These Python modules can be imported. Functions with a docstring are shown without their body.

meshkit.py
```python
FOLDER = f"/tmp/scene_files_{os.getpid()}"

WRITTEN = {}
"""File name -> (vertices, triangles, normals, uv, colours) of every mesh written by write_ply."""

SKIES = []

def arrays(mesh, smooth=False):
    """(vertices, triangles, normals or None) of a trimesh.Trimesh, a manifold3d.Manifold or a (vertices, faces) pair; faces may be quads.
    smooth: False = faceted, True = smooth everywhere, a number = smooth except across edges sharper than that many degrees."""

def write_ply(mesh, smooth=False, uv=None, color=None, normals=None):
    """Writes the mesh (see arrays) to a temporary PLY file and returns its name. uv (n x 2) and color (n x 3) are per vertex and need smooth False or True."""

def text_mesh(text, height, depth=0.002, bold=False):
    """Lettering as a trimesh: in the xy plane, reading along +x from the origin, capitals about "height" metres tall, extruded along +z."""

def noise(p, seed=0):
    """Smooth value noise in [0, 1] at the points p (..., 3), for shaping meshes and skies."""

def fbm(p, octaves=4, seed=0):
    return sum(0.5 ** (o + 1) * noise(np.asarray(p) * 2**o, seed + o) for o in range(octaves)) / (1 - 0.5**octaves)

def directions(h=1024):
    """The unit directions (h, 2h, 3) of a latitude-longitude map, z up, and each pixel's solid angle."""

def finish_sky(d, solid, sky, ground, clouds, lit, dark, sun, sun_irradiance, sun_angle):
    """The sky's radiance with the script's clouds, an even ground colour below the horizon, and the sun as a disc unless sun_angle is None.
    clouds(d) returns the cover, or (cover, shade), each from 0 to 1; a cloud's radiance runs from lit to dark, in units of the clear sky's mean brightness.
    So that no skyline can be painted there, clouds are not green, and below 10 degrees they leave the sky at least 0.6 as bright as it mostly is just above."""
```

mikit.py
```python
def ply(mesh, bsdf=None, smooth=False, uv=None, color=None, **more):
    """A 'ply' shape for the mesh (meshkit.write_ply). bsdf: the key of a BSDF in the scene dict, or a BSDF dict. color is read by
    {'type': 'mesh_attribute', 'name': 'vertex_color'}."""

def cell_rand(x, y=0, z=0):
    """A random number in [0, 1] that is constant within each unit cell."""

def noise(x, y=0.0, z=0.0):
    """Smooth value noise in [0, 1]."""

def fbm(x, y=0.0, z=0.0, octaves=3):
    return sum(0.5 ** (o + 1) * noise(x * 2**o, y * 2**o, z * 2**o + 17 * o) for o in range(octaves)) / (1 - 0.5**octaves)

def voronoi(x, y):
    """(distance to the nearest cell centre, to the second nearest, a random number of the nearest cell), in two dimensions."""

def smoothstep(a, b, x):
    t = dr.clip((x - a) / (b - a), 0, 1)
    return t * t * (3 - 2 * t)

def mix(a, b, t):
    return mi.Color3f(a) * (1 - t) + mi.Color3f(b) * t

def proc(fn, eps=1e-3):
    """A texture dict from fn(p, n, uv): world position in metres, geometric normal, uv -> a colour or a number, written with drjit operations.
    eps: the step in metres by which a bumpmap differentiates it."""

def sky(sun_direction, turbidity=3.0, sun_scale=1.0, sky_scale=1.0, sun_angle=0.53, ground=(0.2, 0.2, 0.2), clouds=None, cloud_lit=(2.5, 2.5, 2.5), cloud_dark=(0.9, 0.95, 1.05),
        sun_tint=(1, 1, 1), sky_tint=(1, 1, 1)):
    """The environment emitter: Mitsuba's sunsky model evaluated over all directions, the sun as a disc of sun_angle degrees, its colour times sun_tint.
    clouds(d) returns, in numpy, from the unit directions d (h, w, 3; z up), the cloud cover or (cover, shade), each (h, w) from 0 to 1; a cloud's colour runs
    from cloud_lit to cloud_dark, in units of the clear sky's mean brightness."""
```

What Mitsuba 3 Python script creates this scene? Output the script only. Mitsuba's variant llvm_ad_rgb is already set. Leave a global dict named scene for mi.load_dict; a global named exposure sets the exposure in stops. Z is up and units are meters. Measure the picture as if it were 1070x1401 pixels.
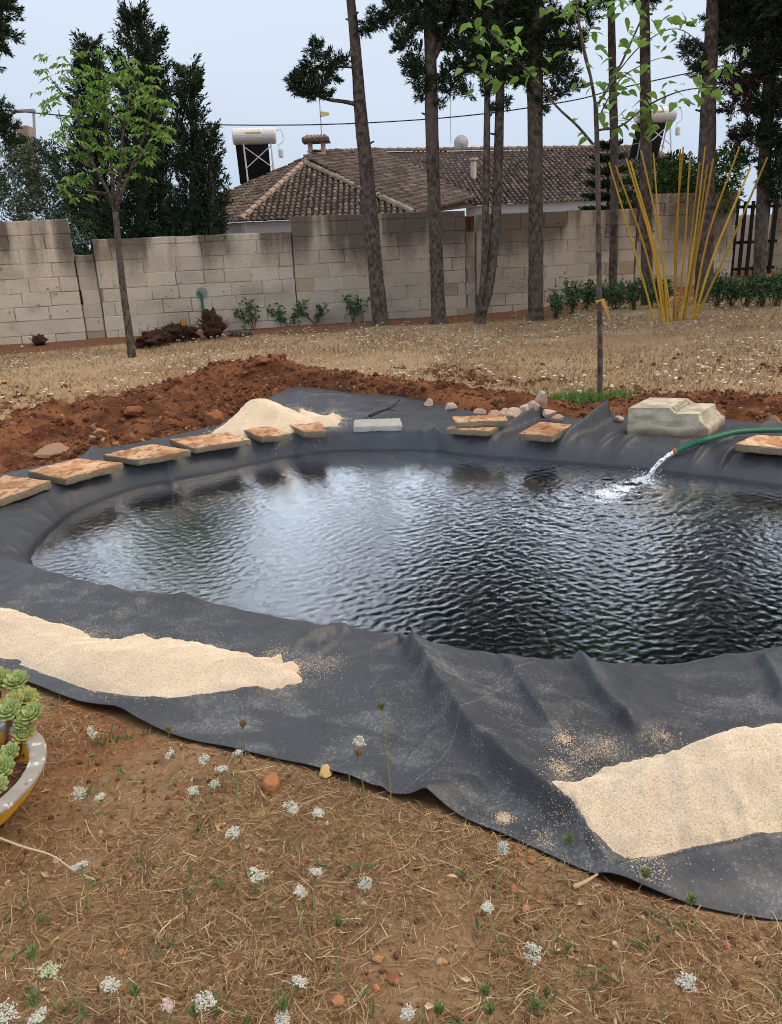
import math, random
import numpy as np
import trimesh
import drjit as dr
import mitsuba as mi
import mikit, meshkit
from mikit import noise, fbm, voronoi, cell_rand, smoothstep, mix, proc

# ------------------------------------------------------------------ camera, sky, exposure
scene, labels = {}, {}
T = mi.ScalarTransform4f
scene['camera'] = {'type': 'perspective', 'fov': 52.706, 'fov_axis': 'x', 'near_clip': 0.05, 'far_clip': 2000.0,
                   'to_world': T().look_at(origin=[0, 0, 1.6], target=[0, 0.94551858, 1.27443185], up=[0.04187565, 0.32528258, 0.9446892])}


def overcast(d):
    # a closed, hazy cloud layer: brighter overhead than near the horizon, faintly mottled
    up = np.clip(d[..., 2], 0, 1)
    m = meshkit.fbm(d * [2.2, 2.2, 5.0], 3, 4)
    return np.ones(d.shape[:2]), np.clip(1.0 - 1.05 * up ** 0.55 + 0.28 * (m - 0.5), 0, 1)


scene['sky'] = mikit.sky([0.58, -0.02, 0.80], turbidity=3, sun_scale=0.38, sun_angle=44, sun_tint=(1.06, 1, 0.88), clouds=overcast,
                         cloud_lit=(2.95, 3.25, 3.7), cloud_dark=(1.62, 1.95, 2.42))
exposure = 1.75

# ------------------------------------------------------------------ helpers
used = {}


def numbered(name):
    n = used.get(name, -1) + 1
    used[name] = n
    return name if n == 0 else f'{name}_{n:03d}'


def thing(name, label=None, cat=None, group=None, kind=None):
    key = numbered(name)
    d = {}
    if label: d['label'] = label
    if cat: d['category'] = cat
    if group: d['group'] = group
    if kind: d['kind'] = kind
    labels[key] = d
    return key


def put(key, mesh, bsdf, smooth=False, color=None, uv=None):
    if color is not None:
        v = np.asarray(mesh.vertices if hasattr(mesh, 'vertices') else mesh[0])
        color = np.broadcast_to(np.asarray(color, float), (len(v), 3))
        if smooth not in (False, True): smooth = False
    scene[key] = mikit.ply(mesh, bsdf, smooth=smooth, color=color, uv=uv)
    return key


def part(parent, name, mesh, bsdf, smooth=False, color=None, label=None, kind=None):
    key = numbered(parent + '__' + name)
    put(key, mesh, bsdf, smooth, color)
    if label or kind:
        labels[key] = {}
        if label: labels[key]['label'] = label
        if kind: labels[key]['kind'] = kind
    return key


def cat(ms):
    """join (v, f) pairs"""
    vs, fs, n = [], [], 0
    for v, f in ms:
        vs.append(np.asarray(v, float)); fs.append(np.asarray(f) + n); n += len(v)
    return np.vstack(vs), np.vstack(fs)


def catc(ms):
    """join (v, f, c) triples -> (v, f), c"""
    v, f = cat([m[:2] for m in ms])
    return (v, f), np.vstack([np.broadcast_to(np.asarray(m[2], float), (len(m[0]), 3)) for m in ms])


def tri(f):
    f = np.asarray(f)
    return np.vstack([f[:, [0, 1, 2]], f[:, [0, 2, 3]]])


def tube(pts, rad, sides=8, cap=True):
    p = np.asarray(pts, float)
    n = len(p)
    rad = np.broadcast_to(np.asarray(rad, float), (n,))
    t = np.gradient(p, axis=0); t /= np.linalg.norm(t, axis=1, keepdims=True) + 1e-12
    ref = np.array([0.31, 0.95, 0.05]) if abs(t[:, 2]).mean() > 0.7 else np.array([0.05, 0.1, 0.99])
    a = np.cross(t, ref); a /= np.linalg.norm(a, axis=1, keepdims=True) + 1e-12
    b = np.cross(t, a)
    ang = np.arange(sides) * 2 * np.pi / sides
    v = (p[:, None] + rad[:, None, None] * (np.cos(ang)[None, :, None] * a[:, None] + np.sin(ang)[None, :, None] * b[:, None])).reshape(-1, 3)
    i, j = np.meshgrid(np.arange(n - 1), np.arange(sides), indexing='ij')
    q = np.stack([i * sides + j, i * sides + (j + 1) % sides, (i + 1) * sides + (j + 1) % sides, (i + 1) * sides + j], -1).reshape(-1, 4)
    f = tri(q)
    if cap:
        v = np.vstack([v, p[0], p[-1]])
        k = np.arange(sides); m = n * sides
        f = np.vstack([f, np.stack([(k + 1) % sides, k, k * 0 + m], 1), np.stack([m - sides + k, m - sides + (k + 1) % sides, k * 0 + m + 1], 1)])
    return v, f[:, ::-1]


def spline(pts, n):
    """Catmull-Rom through the points"""
    p = np.asarray(pts, float)
    if len(p) == 2: return p[0] + (p[1] - p[0]) * np.linspace(0, 1, n)[:, None]
    q = np.vstack([2 * p[0] - p[1], p, 2 * p[-1] - p[-2]])
    u = np.linspace(0, len(p) - 1 - 1e-9, n); i = u.astype(int); t = (u - i)[:, None]
    a, b, c, d = q[i], q[i + 1], q[i + 2], q[i + 3]
    return 0.5 * (2 * b + (c - a) * t + (2 * a - 5 * b + 4 * c - d) * t ** 2 + (3 * b - a - 3 * c + d) * t ** 3)


def box(lo, hi, bev=0.0):
    """box, with chamfered edges when bev > 0 (44 triangles)"""
    lo, hi = np.asarray(lo, float), np.asarray(hi, float)
    if bev <= 0:
        m = trimesh.creation.box(bounds=[lo, hi])
        return np.array(m.vertices), np.array(m.faces)
    c, h = (lo + hi) / 2, (hi - lo) / 2
    pts = []
    for sx in (-1, 1):
        for sy in (-1, 1):
            for sz in (-1, 1):
                s = np.array([sx, sy, sz])
                for k in range(3):
                    o = h - bev; o = o.copy(); o[k] = h[k]
                    pts.append(s * o)
    pts = np.array(pts)
    if not hasattr(box, 'faces'):
        m = trimesh.convex.convex_hull(np.array([p for p in _unit_bevel()]))
        box.faces = _match(m)
    return c + pts, box.faces


def _unit_bevel():
    out = []
    for sx in (-1, 1):
        for sy in (-1, 1):
            for sz in (-1, 1):
                s = np.array([sx, sy, sz])
                for k in range(3):
                    o = np.full(3, 0.8); o[k] = 1
                    out.append(s * o)
    return out


def _match(m):
    pts = np.array(_unit_bevel())
    idx = [int(np.argmin(((pts - v) ** 2).sum(1))) for v in m.vertices]
    return np.array(idx)[np.array(m.faces)]


def hull_of(pts):
    m = trimesh.convex.convex_hull(np.asarray(pts, float))
    return np.array(m.vertices), np.array(m.faces)


ICO = {k: trimesh.creation.icosphere(subdivisions=k) for k in (0, 1, 2, 3)}


def rock(center, size, seed, sub=2, rough=0.35, freq=1.3, flat=1.0):
    v = np.array(ICO[sub].vertices)
    n = meshkit.fbm(v * freq + seed * 7.31, 3, seed % 97)
    v = v * (1 + rough * (n - 0.5) * 2)[:, None]
    # a few cut faces make it angular
    r = np.random.default_rng(seed)
    for _ in range(7):
        d = r.normal(size=3); d /= np.linalg.norm(d)
        k = v @ d; lim = r.uniform(0.55, 0.85)
        v = v - np.maximum(k - lim, 0)[:, None] * d
    v = v * np.asarray(size) * [1, 1, flat]
    a = r.uniform(0, 6.28); c, s = math.cos(a), math.sin(a)
    v = v @ np.array([[c, s, 0], [-s, c, 0], [0, 0, 1]])
    return v + np.asarray(center), np.array(ICO[sub].faces)


def many(base_v, base_f, centers, scales, rng, squash=(1, 1, 1)):
    """many randomly turned and scaled copies of one small mesh in one mesh"""
    n, k = len(centers), len(base_v)
    q = rng.normal(size=(n, 4)); q /= np.linalg.norm(q, axis=1, keepdims=True)
    w, x, y, z = q.T
    R = np.stack([1 - 2 * (y * y + z * z), 2 * (x * y - z * w), 2 * (x * z + y * w), 2 * (x * y + z * w), 1 - 2 * (x * x + z * z), 2 * (y * z - x * w),
                  2 * (x * z - y * w), 2 * (y * z + x * w), 1 - 2 * (x * x + y * y)], -1).reshape(n, 3, 3)
    sc = np.asarray(scales, float).reshape(n, -1)
    v = np.einsum('nij,kj->nki', R, base_v * np.asarray(squash)) * sc[:, None, :] + np.asarray(centers)[:, None, :]
    f = (np.asarray(base_f)[None] + (np.arange(n) * k)[:, None, None]).reshape(-1, 3)
    return v.reshape(-1, 3), f


def leaves(c, d, length, width, rng, droop=0.15, color=None, jitter=0.0):
    """leaf blades: at points c along directions d, each 4 triangles folded on the midrib; returns v, f, colours"""
    c, d = np.asarray(c, float), np.asarray(d, float)
    n = len(c)
    d = d / (np.linalg.norm(d, axis=1, keepdims=True) + 1e-9)
    r = rng.normal(size=(n, 3)); s = np.cross(d, r); s /= np.linalg.norm(s, axis=1, keepdims=True) + 1e-9
    u = np.cross(s, d)
    L = np.broadcast_to(length, (n,))[:, None]; W = np.broadcast_to(width, (n,))[:, None]
    fold = 0.25 * W
    m1, m2 = c + d * L * 0.42 - u * fold * 0.4, c + d * L - np.array([0, 0, 1]) * L * droop
    l, rr = c + d * L * 0.4 + s * W * 0.5 + u * fold, c + d * L * 0.4 - s * W * 0.5 + u * fold
    v = np.stack([c, l, m1, rr, m2], 1).reshape(-1, 3)
    o = (np.arange(n) * 5)[:, None, None]
    f = (np.array([[0, 2, 1], [0, 3, 2], [1, 2, 4], [2, 3, 4]])[None] + o).reshape(-1, 3)
    col = None if color is None else np.repeat(np.broadcast_to(color, (n, 3)), 5, axis=0)
    return v, f, col


def slivers(c, d, length, width, rng, color=None):
    """narrow two-triangle sprays"""
    n = len(c)
    d = d / (np.linalg.norm(d, axis=1, keepdims=True) + 1e-9)
    r = rng.normal(size=(n, 3)); s = np.cross(d, r); s /= np.linalg.norm(s, axis=1, keepdims=True) + 1e-9
    L = np.broadcast_to(length, (n,))[:, None]; W = np.broadcast_to(width, (n,))[:, None]
    v = np.stack([c, c + d * L * 0.45 + s * W / 2, c + d * L, c + d * L * 0.45 - s * W / 2], 1).reshape(-1, 3)
    f = (np.array([[0, 1, 2], [0, 2, 3]])[None] + (np.arange(n) * 4)[:, None, None]).reshape(-1, 3)
    col = None if color is None else np.repeat(np.broadcast_to(color, (n, 3)), 4, axis=0)
    return v, f, col


def seg_dist(x, y, poly, closed=False):
    """(distance, parameter 0..1 along, side) from points to a polyline"""
    p = np.asarray(poly, float)[:, :2]
    if closed: p = np.vstack([p, p[:1]])
    L = np.linalg.norm(np.diff(p, axis=0), axis=1); cum = np.r_[0, np.cumsum(L)]
    best = np.full(np.shape(x), 1e9); par = np.zeros(np.shape(x)); side = np.zeros(np.shape(x))
    for i in range(len(p) - 1):
        d = p[i + 1] - p[i]
        t = np.clip(((x - p[i, 0]) * d[0] + (y - p[i, 1]) * d[1]) / max(d @ d, 1e-12), 0, 1)
        ex, ey = x - p[i, 0] - t * d[0], y - p[i, 1] - t * d[1]
        dist = np.hypot(ex, ey)
        m = dist < best
        best = np.where(m, dist, best); par = np.where(m, (cum[i] + t * L[i]) / cum[-1], par)
        side = np.where(m, np.sign(d[0] * ey - d[1] * ex), side)
    return best, par, side


def inside_poly(x, y, poly):
    p = np.asarray(poly, float)[:, :2]
    c = np.zeros(np.shape(x), bool)
    j = len(p) - 1
    for i in range(len(p)):
        a, b = p[i], p[j]
        with np.errstate(divide='ignore', invalid='ignore'):
            cross = ((a[1] > y) != (b[1] > y)) & (x < (b[0] - a[0]) * (y - a[1]) / (b[1] - a[1] + 1e-15) + a[0])
        c ^= cross
        j = i
    return c


def grid_faces(nx, ny):
    i, j = np.meshgrid(np.arange(ny - 1), np.arange(nx - 1), indexing='ij')
    a = i * nx + j
    return tri(np.stack([a, a + 1, a + nx + 1, a + nx], -1).reshape(-1, 4))


def compact(v, f):
    keep = np.unique(f)
    m = np.full(len(v), -1); m[keep] = np.arange(len(keep))
    return v[keep], m[f]


def sstep(a, b, x):
    t = np.clip((x - a) / (b - a), 0, 1)
    return t * t * (3 - 2 * t)


def f2(x, y, s=1.0, o=4, seed=0):
    return meshkit.fbm(np.stack([np.asarray(x) * s, np.asarray(y) * s, np.zeros(np.shape(x))], -1), o, seed)


# ------------------------------------------------------------------ materials
def rgbt(c): return {'type': 'rgb', 'value': list(map(float, c))}
VC = {'type': 'mesh_attribute', 'name': 'vertex_color'}


def prin(color, rough=0.9, spec=0.3, **k):
    c = color if isinstance(color, dict) else rgbt(color)
    return {'type': 'twosided', 'bsdf': {'type': 'principled', 'base_color': c, 'roughness': rough, 'specular': spec, **k}}


def add_bsdf(name, d): scene[name] = d


def t_ground(p, n, uv):
    x, y = p.x, p.y
    big = fbm(x * 0.9, y * 0.9, 3.0, 3)
    fine = fbm(x * 23, y * 23, 1.0, 3)
    grit = noise(x * 160, y * 160, p.z * 160)
    lawn = smoothstep(6.2, 7.6, y + 0.9 * (noise(x * 0.7, y * 0.7) - 0.5) + 0.12 * x * 0)
    bare = smoothstep(0.48, 0.72, fbm(x * 1.7 + 4, y * 1.7, 5.0, 3) + 0.22 * dr.exp(-(dr.square(x - 0.75) + dr.square(y - 1.3)) / 0.12))
    soil = mix((0.200, 0.110, 0.054), (0.295, 0.185, 0.098), fine)
    soil = mix(soil, mi.Color3f(0.215, 0.082, 0.034), bare * 0.8)
    soil = mix(soil, mi.Color3f(0.30, 0.21, 0.13), smoothstep(0.62, 0.85, grit) * 0.55)
    dry = mix((0.255, 0.168, 0.092), (0.335, 0.238, 0.14), fine)
    dry = mix(dry, mi.Color3f(0.22, 0.12, 0.065), smoothstep(0.55, 0.75, big) * 0.6)
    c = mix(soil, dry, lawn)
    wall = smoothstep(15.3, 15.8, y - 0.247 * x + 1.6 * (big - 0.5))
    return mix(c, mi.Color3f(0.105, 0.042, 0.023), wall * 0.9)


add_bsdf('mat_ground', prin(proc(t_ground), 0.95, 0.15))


def t_soil(p, n, uv):
    a = fbm(p.x * 6, p.y * 6, p.z * 6, 4)
    b = noise(p.x * 70, p.y * 70, p.z * 70)
    c = mix((0.085, 0.032, 0.015), (0.20, 0.080, 0.036), smoothstep(0.3, 0.7, a))
    c = mix(c, mi.Color3f(0.30, 0.17, 0.10), smoothstep(0.70, 0.92, b) * 0.5)
    return mix(c, mi.Color3f(0.055, 0.020, 0.011), smoothstep(0.58, 0.75, fbm(p.x * 1.6, p.y * 1.6, 2.0, 2)) * 0.6)


add_bsdf('mat_soil', prin(proc(t_soil), 0.97, 0.1))


DUST_AT = ((0.62, 2.02, 0.05), (0.35, 2.35, 0.10), (-0.10, 2.30, 0.16), (-0.55, 2.55, 0.12), (-1.05, 3.05, 0.10), (-1.55, 3.45, 0.12), (0.55, 1.72, 0.03), (0.95, 1.60, 0.03), (0.12, 1.95, 0.06), (1.15, 2.25, 0.06), (-0.6, 7.3, 0.3))
CREASE = ((0.55, 2.69, 0.33, 2.44), (0.31, 2.41, 0.11, 2.10), (0.09, 2.07, -0.02, 1.96), (1.43, 2.62, 1.52, 2.42))


def dust(p):
    # dried silt and sand dust on the rubber, thickest where the sand was tipped
    near = mi.Float(0.10)
    for x, y, w in DUST_AT:
        near += 0.9 * dr.exp(-(dr.square(p.x - x) + dr.square(p.y - y)) / w)
    w = fbm(p.x * 9.0 + p.y * 5, p.y * 16.0, p.z * 8, 4)
    g = noise(p.x * 330, p.y * 330, p.z * 330)
    g2 = noise(p.x * 150, p.y * 150, p.z * 150)
    speck = smoothstep(0.48, 0.95, 0.55 * g + 0.45 * g2 + 0.55 * (w - 0.5))
    line = mi.Float(0)
    for x0, y0, x1, y1 in CREASE:
        dx, dy = x1 - x0, y1 - y0
        t = dr.clip(((p.x - x0) * dx + (p.y - y0) * dy) / (dx * dx + dy * dy), 0, 1)
        q = dr.square(p.x - x0 - t * dx + 0.012 * (w - 0.5)) + dr.square(p.y - y0 - t * dy)
        line = dr.maximum(line, dr.exp(-q / 0.000004))
    return dr.clip(dr.minimum(near, 0.85) * (speck * 0.38 + 0.09 * smoothstep(0.45, 0.7, w)) + 0.22 * line * (0.4 + g2), 0, 0.85)


def t_liner(p, n, uv):
    k = fbm(p.x * 1.4, p.y * 1.4, p.z * 2, 3)
    base = mix((0.036, 0.0375, 0.043), (0.060, 0.0615, 0.068), k)
    wet = smoothstep(-0.062, -0.085, p.z + 0.012 * (k - 0.5))
    base = base * (1 - 0.55 * wet)
    return mix(base, mi.Color3f(0.40, 0.39, 0.375), dust(p) * (1 - wet))


add_bsdf('mat_liner', {'type': 'bumpmap', 'arbitrary': {'type': 'proc', **{k: v for k, v in proc(lambda p, n, uv: noise(p.x * 110, p.y * 110, p.z * 110) * 0.6 + fbm(p.x * 16, p.y * 16, p.z * 16, 3) * 2.5, eps=2e-3).items() if k != 'type'}},
                       'scale': 0.0011, 'bsdf': prin(proc(t_liner), 0.47, 0.5)})


def t_sand(p, n, uv):
    a = noise(p.x * 520, p.y * 520, p.z * 520)
    b = noise(p.x * 230 + 9, p.y * 230, p.z * 230)
    c = fbm(p.x * 5, p.y * 5, p.z * 5, 3)
    col = mix((0.55, 0.425, 0.285), (0.78, 0.645, 0.475), smoothstep(0.25, 0.7, 0.6 * a + 0.4 * b))
    col = mix(col, mi.Color3f(0.36, 0.22, 0.13), smoothstep(0.64, 0.82, b) * 0.6)
    return mix(col, col * 0.88, smoothstep(0.4, 0.7, c))


add_bsdf('mat_sand', prin(proc(t_sand), 0.95, 0.15))
add_bsdf('mat_vc', prin(VC, 0.92, 0.2))
add_bsdf('mat_vc_leaf', {'type': 'principledthin', 'base_color': VC, 'roughness': 0.6, 'spec_trans': 0.0, 'diff_trans': 0.7, 'eta': 1.35})
add_bsdf('mat_vc_gloss', prin(VC, 0.45, 0.5))
add_bsdf('mat_water', {'type': 'roughdielectric', 'distribution': 'beckmann', 'alpha': 0.038, 'int_ior': 1.33, 'ext_ior': 1.0, 'specular_reflectance': 5.4, 'specular_transmittance': rgbt((0.24, 0.30, 0.33))})

# ------------------------------------------------------------------ terrain
def zg(x, y):
    return 0.40 * np.clip((np.asarray(x, float) - 2.5) / 5.8, 0, 1.4) ** 1.3 * sstep(8, 15, np.asarray(y, float))


C0 = np.array([0.7, 4.2])
# outer edge of the rubber sheet: x, y, height
EDGE = np.array([(-2.688, 3.289, 0.02), (-1.955, 2.929, 0.02), (-1.611, 2.842, 0.02), (-1.38, 2.679, 0.03), (-1.148, 2.54, 0.03), (-1.025, 2.492, 0.03), (-0.896, 2.406, 0.02), (-0.778, 2.343, 0.012), (-0.534, 2.244, 0.012), (-0.305, 2.146, 0.015), (-0.16, 2.062, 0.03), (-0.08, 2.004, 0.012), (-0.014, 1.976, 0.012), (0.052, 1.944, 0.045), (0.104, 1.923, 0.02), (0.184, 1.859, 0.012), (0.28, 1.8, 0.012), (0.37, 1.73, 0.012), (0.47, 1.653, 0.012), (0.568, 1.593, 0.012), (0.678, 1.533, 0.012), (0.789, 1.493, 0.012), (0.9, 1.466, 0.012)]
    + [(1.6, 1.55, .012), (2.6, 1.9, .02), (3.9, 2.3, .02), (5.0, 3.2, .04), (5.1, 4.4, .08), (4.4, 5.4, .1)]
    + [(3.465, 5.87, 0.08), (3.082, 6.011, 0.11), (2.795, 6.28, 0.11), (2.527, 6.522, 0.1), (2.095, 6.52, 0.1), (1.893, 6.736, 0.12), (1.611, 6.557, 0.1), (1.386, 7, 0.1), (1.083, 6.749, 0.1), (0.853, 6.949, 0.1), (0.728, 7.006, 0.12), (0.487, 7.309, 0.13), (0.084, 7.735, 0.15), (-0.279, 7.842, 0.16), (-0.666, 8.165, 0.17), (-0.949, 8.35, 0.18), (-1.08, 8.135, 0.17), (-1.236, 7.626, 0.14), (-1.487, 7.225, 0.1), (-1.569, 6.949, 0.09), (-1.894, 6.674, 0.07), (-2.216, 6.486, 0.06), (-2.433, 6.399, 0.06), (-2.487, 6.202, 0.04), (-2.801, 5.961, 0.03), (-2.975, 5.839, 0.02), (-3.382, 5.558, 0.02), (-3.87, 5.019, 0.02)]
    + [(-3.9, 3.9, .03)])
# crest of the bank all round the pond
RIM_NEAR = [(-2.368, 4.013, 0.09), (-2.058, 3.855, 0.09), (-1.777, 3.723, 0.08), (-1.459, 3.55, 0.07), (-1.18, 3.443, 0.06), (-1.021, 3.362, 0.06), (-0.803, 3.289, 0.055), (-0.448, 3.095, 0.055), (-0.252, 2.993, 0.06), (-0.037, 2.921, 0.05), (0.167, 2.81, 0.05), (0.443, 2.7, 0.05), (0.685, 2.646, 0.05), (0.869, 2.609, 0.05), (1.087, 2.602, 0.05), (1.258, 2.619, 0.06), (1.468, 2.657, 0.07), (1.803, 2.708, 0.08)]
RIM_FAR = [(2.829, 5.483, 0.09), (2.538, 5.665, 0.09), (2.212, 5.814, 0.09), (1.856, 5.924, 0.09), (1.547, 6.045, 0.08), (1.252, 6.122, 0.08), (0.953, 6.304, 0.08), (0.722, 6.372, 0.08), (0.427, 6.48, 0.08), (-0.082, 6.574, 0.08), (-0.688, 6.603, 0.08), (-1.015, 6.476, 0.08), (-1.424, 6.223, 0.08), (-1.868, 5.91, 0.08), (-2.237, 5.524, 0.08), (-2.488, 5.239, 0.08), (-2.608, 5.058, 0.08), (-2.74, 4.745, 0.09), (-2.751, 4.35, 0.1)]
RIM = np.array(RIM_NEAR + [(2.5, 3.0, .08), (3.4, 3.4, .08), (3.9, 4.1, .08), (3.5, 4.9, .09)] + RIM_FAR)
WATER_Z = -0.10
_wn = np.array([r[:2] for r in RIM_NEAR[3:]] + [(2.5, 3.0), (3.4, 3.4), (3.9, 4.1), (3.5, 4.9)])
_wn = _wn + (C0 - _wn) * (0.12 / np.linalg.norm(C0 - _wn, axis=1))[:, None]
SHORE = np.vstack([[(-2.048, 4.17), (-2.127, 4.298), (-2.176, 4.499), (-2.189, 4.687), (-2.203, 5.136), (-1.94, 5.685), (-1.656, 5.872), (-1.351, 6.048), (-0.812, 6.453), (-0.39, 6.678), (-0.072, 6.702), (0.244, 6.623), (0.502, 6.311), (0.867, 6.115), (1.244, 5.946), (1.645, 5.738), (2.098, 5.456), (2.389, 5.268), (2.648, 5.06)], _wn])
NT = 1500
TH = np.arange(NT) * 2 * np.pi / NT


def _polar(pts, vals, sm):
    d = np.asarray(pts)[:, :2] - C0
    a = np.mod(np.arctan2(d[:, 1], d[:, 0]), 2 * np.pi)
    o = np.argsort(a)
    w = np.interp(TH, a[o], np.asarray(vals)[o], period=2 * np.pi)
    k = np.arange(-3 * sm, 3 * sm + 1); g = np.exp(-0.5 * (k / max(sm, 1)) ** 2); g /= g.sum()
    return np.convolve(np.r_[w[-3 * sm:], w, w[:3 * sm]], g, 'valid') if sm else w


rad = lambda P: np.linalg.norm(np.asarray(P)[:, :2] - C0, axis=1)
rE, zE = _polar(EDGE, rad(EDGE), 2), _polar(EDGE, EDGE[:, 2], 4)
rR, zR = _polar(RIM, rad(RIM), 4), _polar(RIM, RIM[:, 2], 8)
rW = _polar(SHORE, rad(SHORE), 5)
rB = np.convolve(np.r_[rW[-180:], rW, rW[:180]], np.ones(361) / 361, 'valid')
rW = np.minimum(rW, rR - 0.06); rE = np.maximum(rE, rR + 0.10)
TH2 = TH

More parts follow.
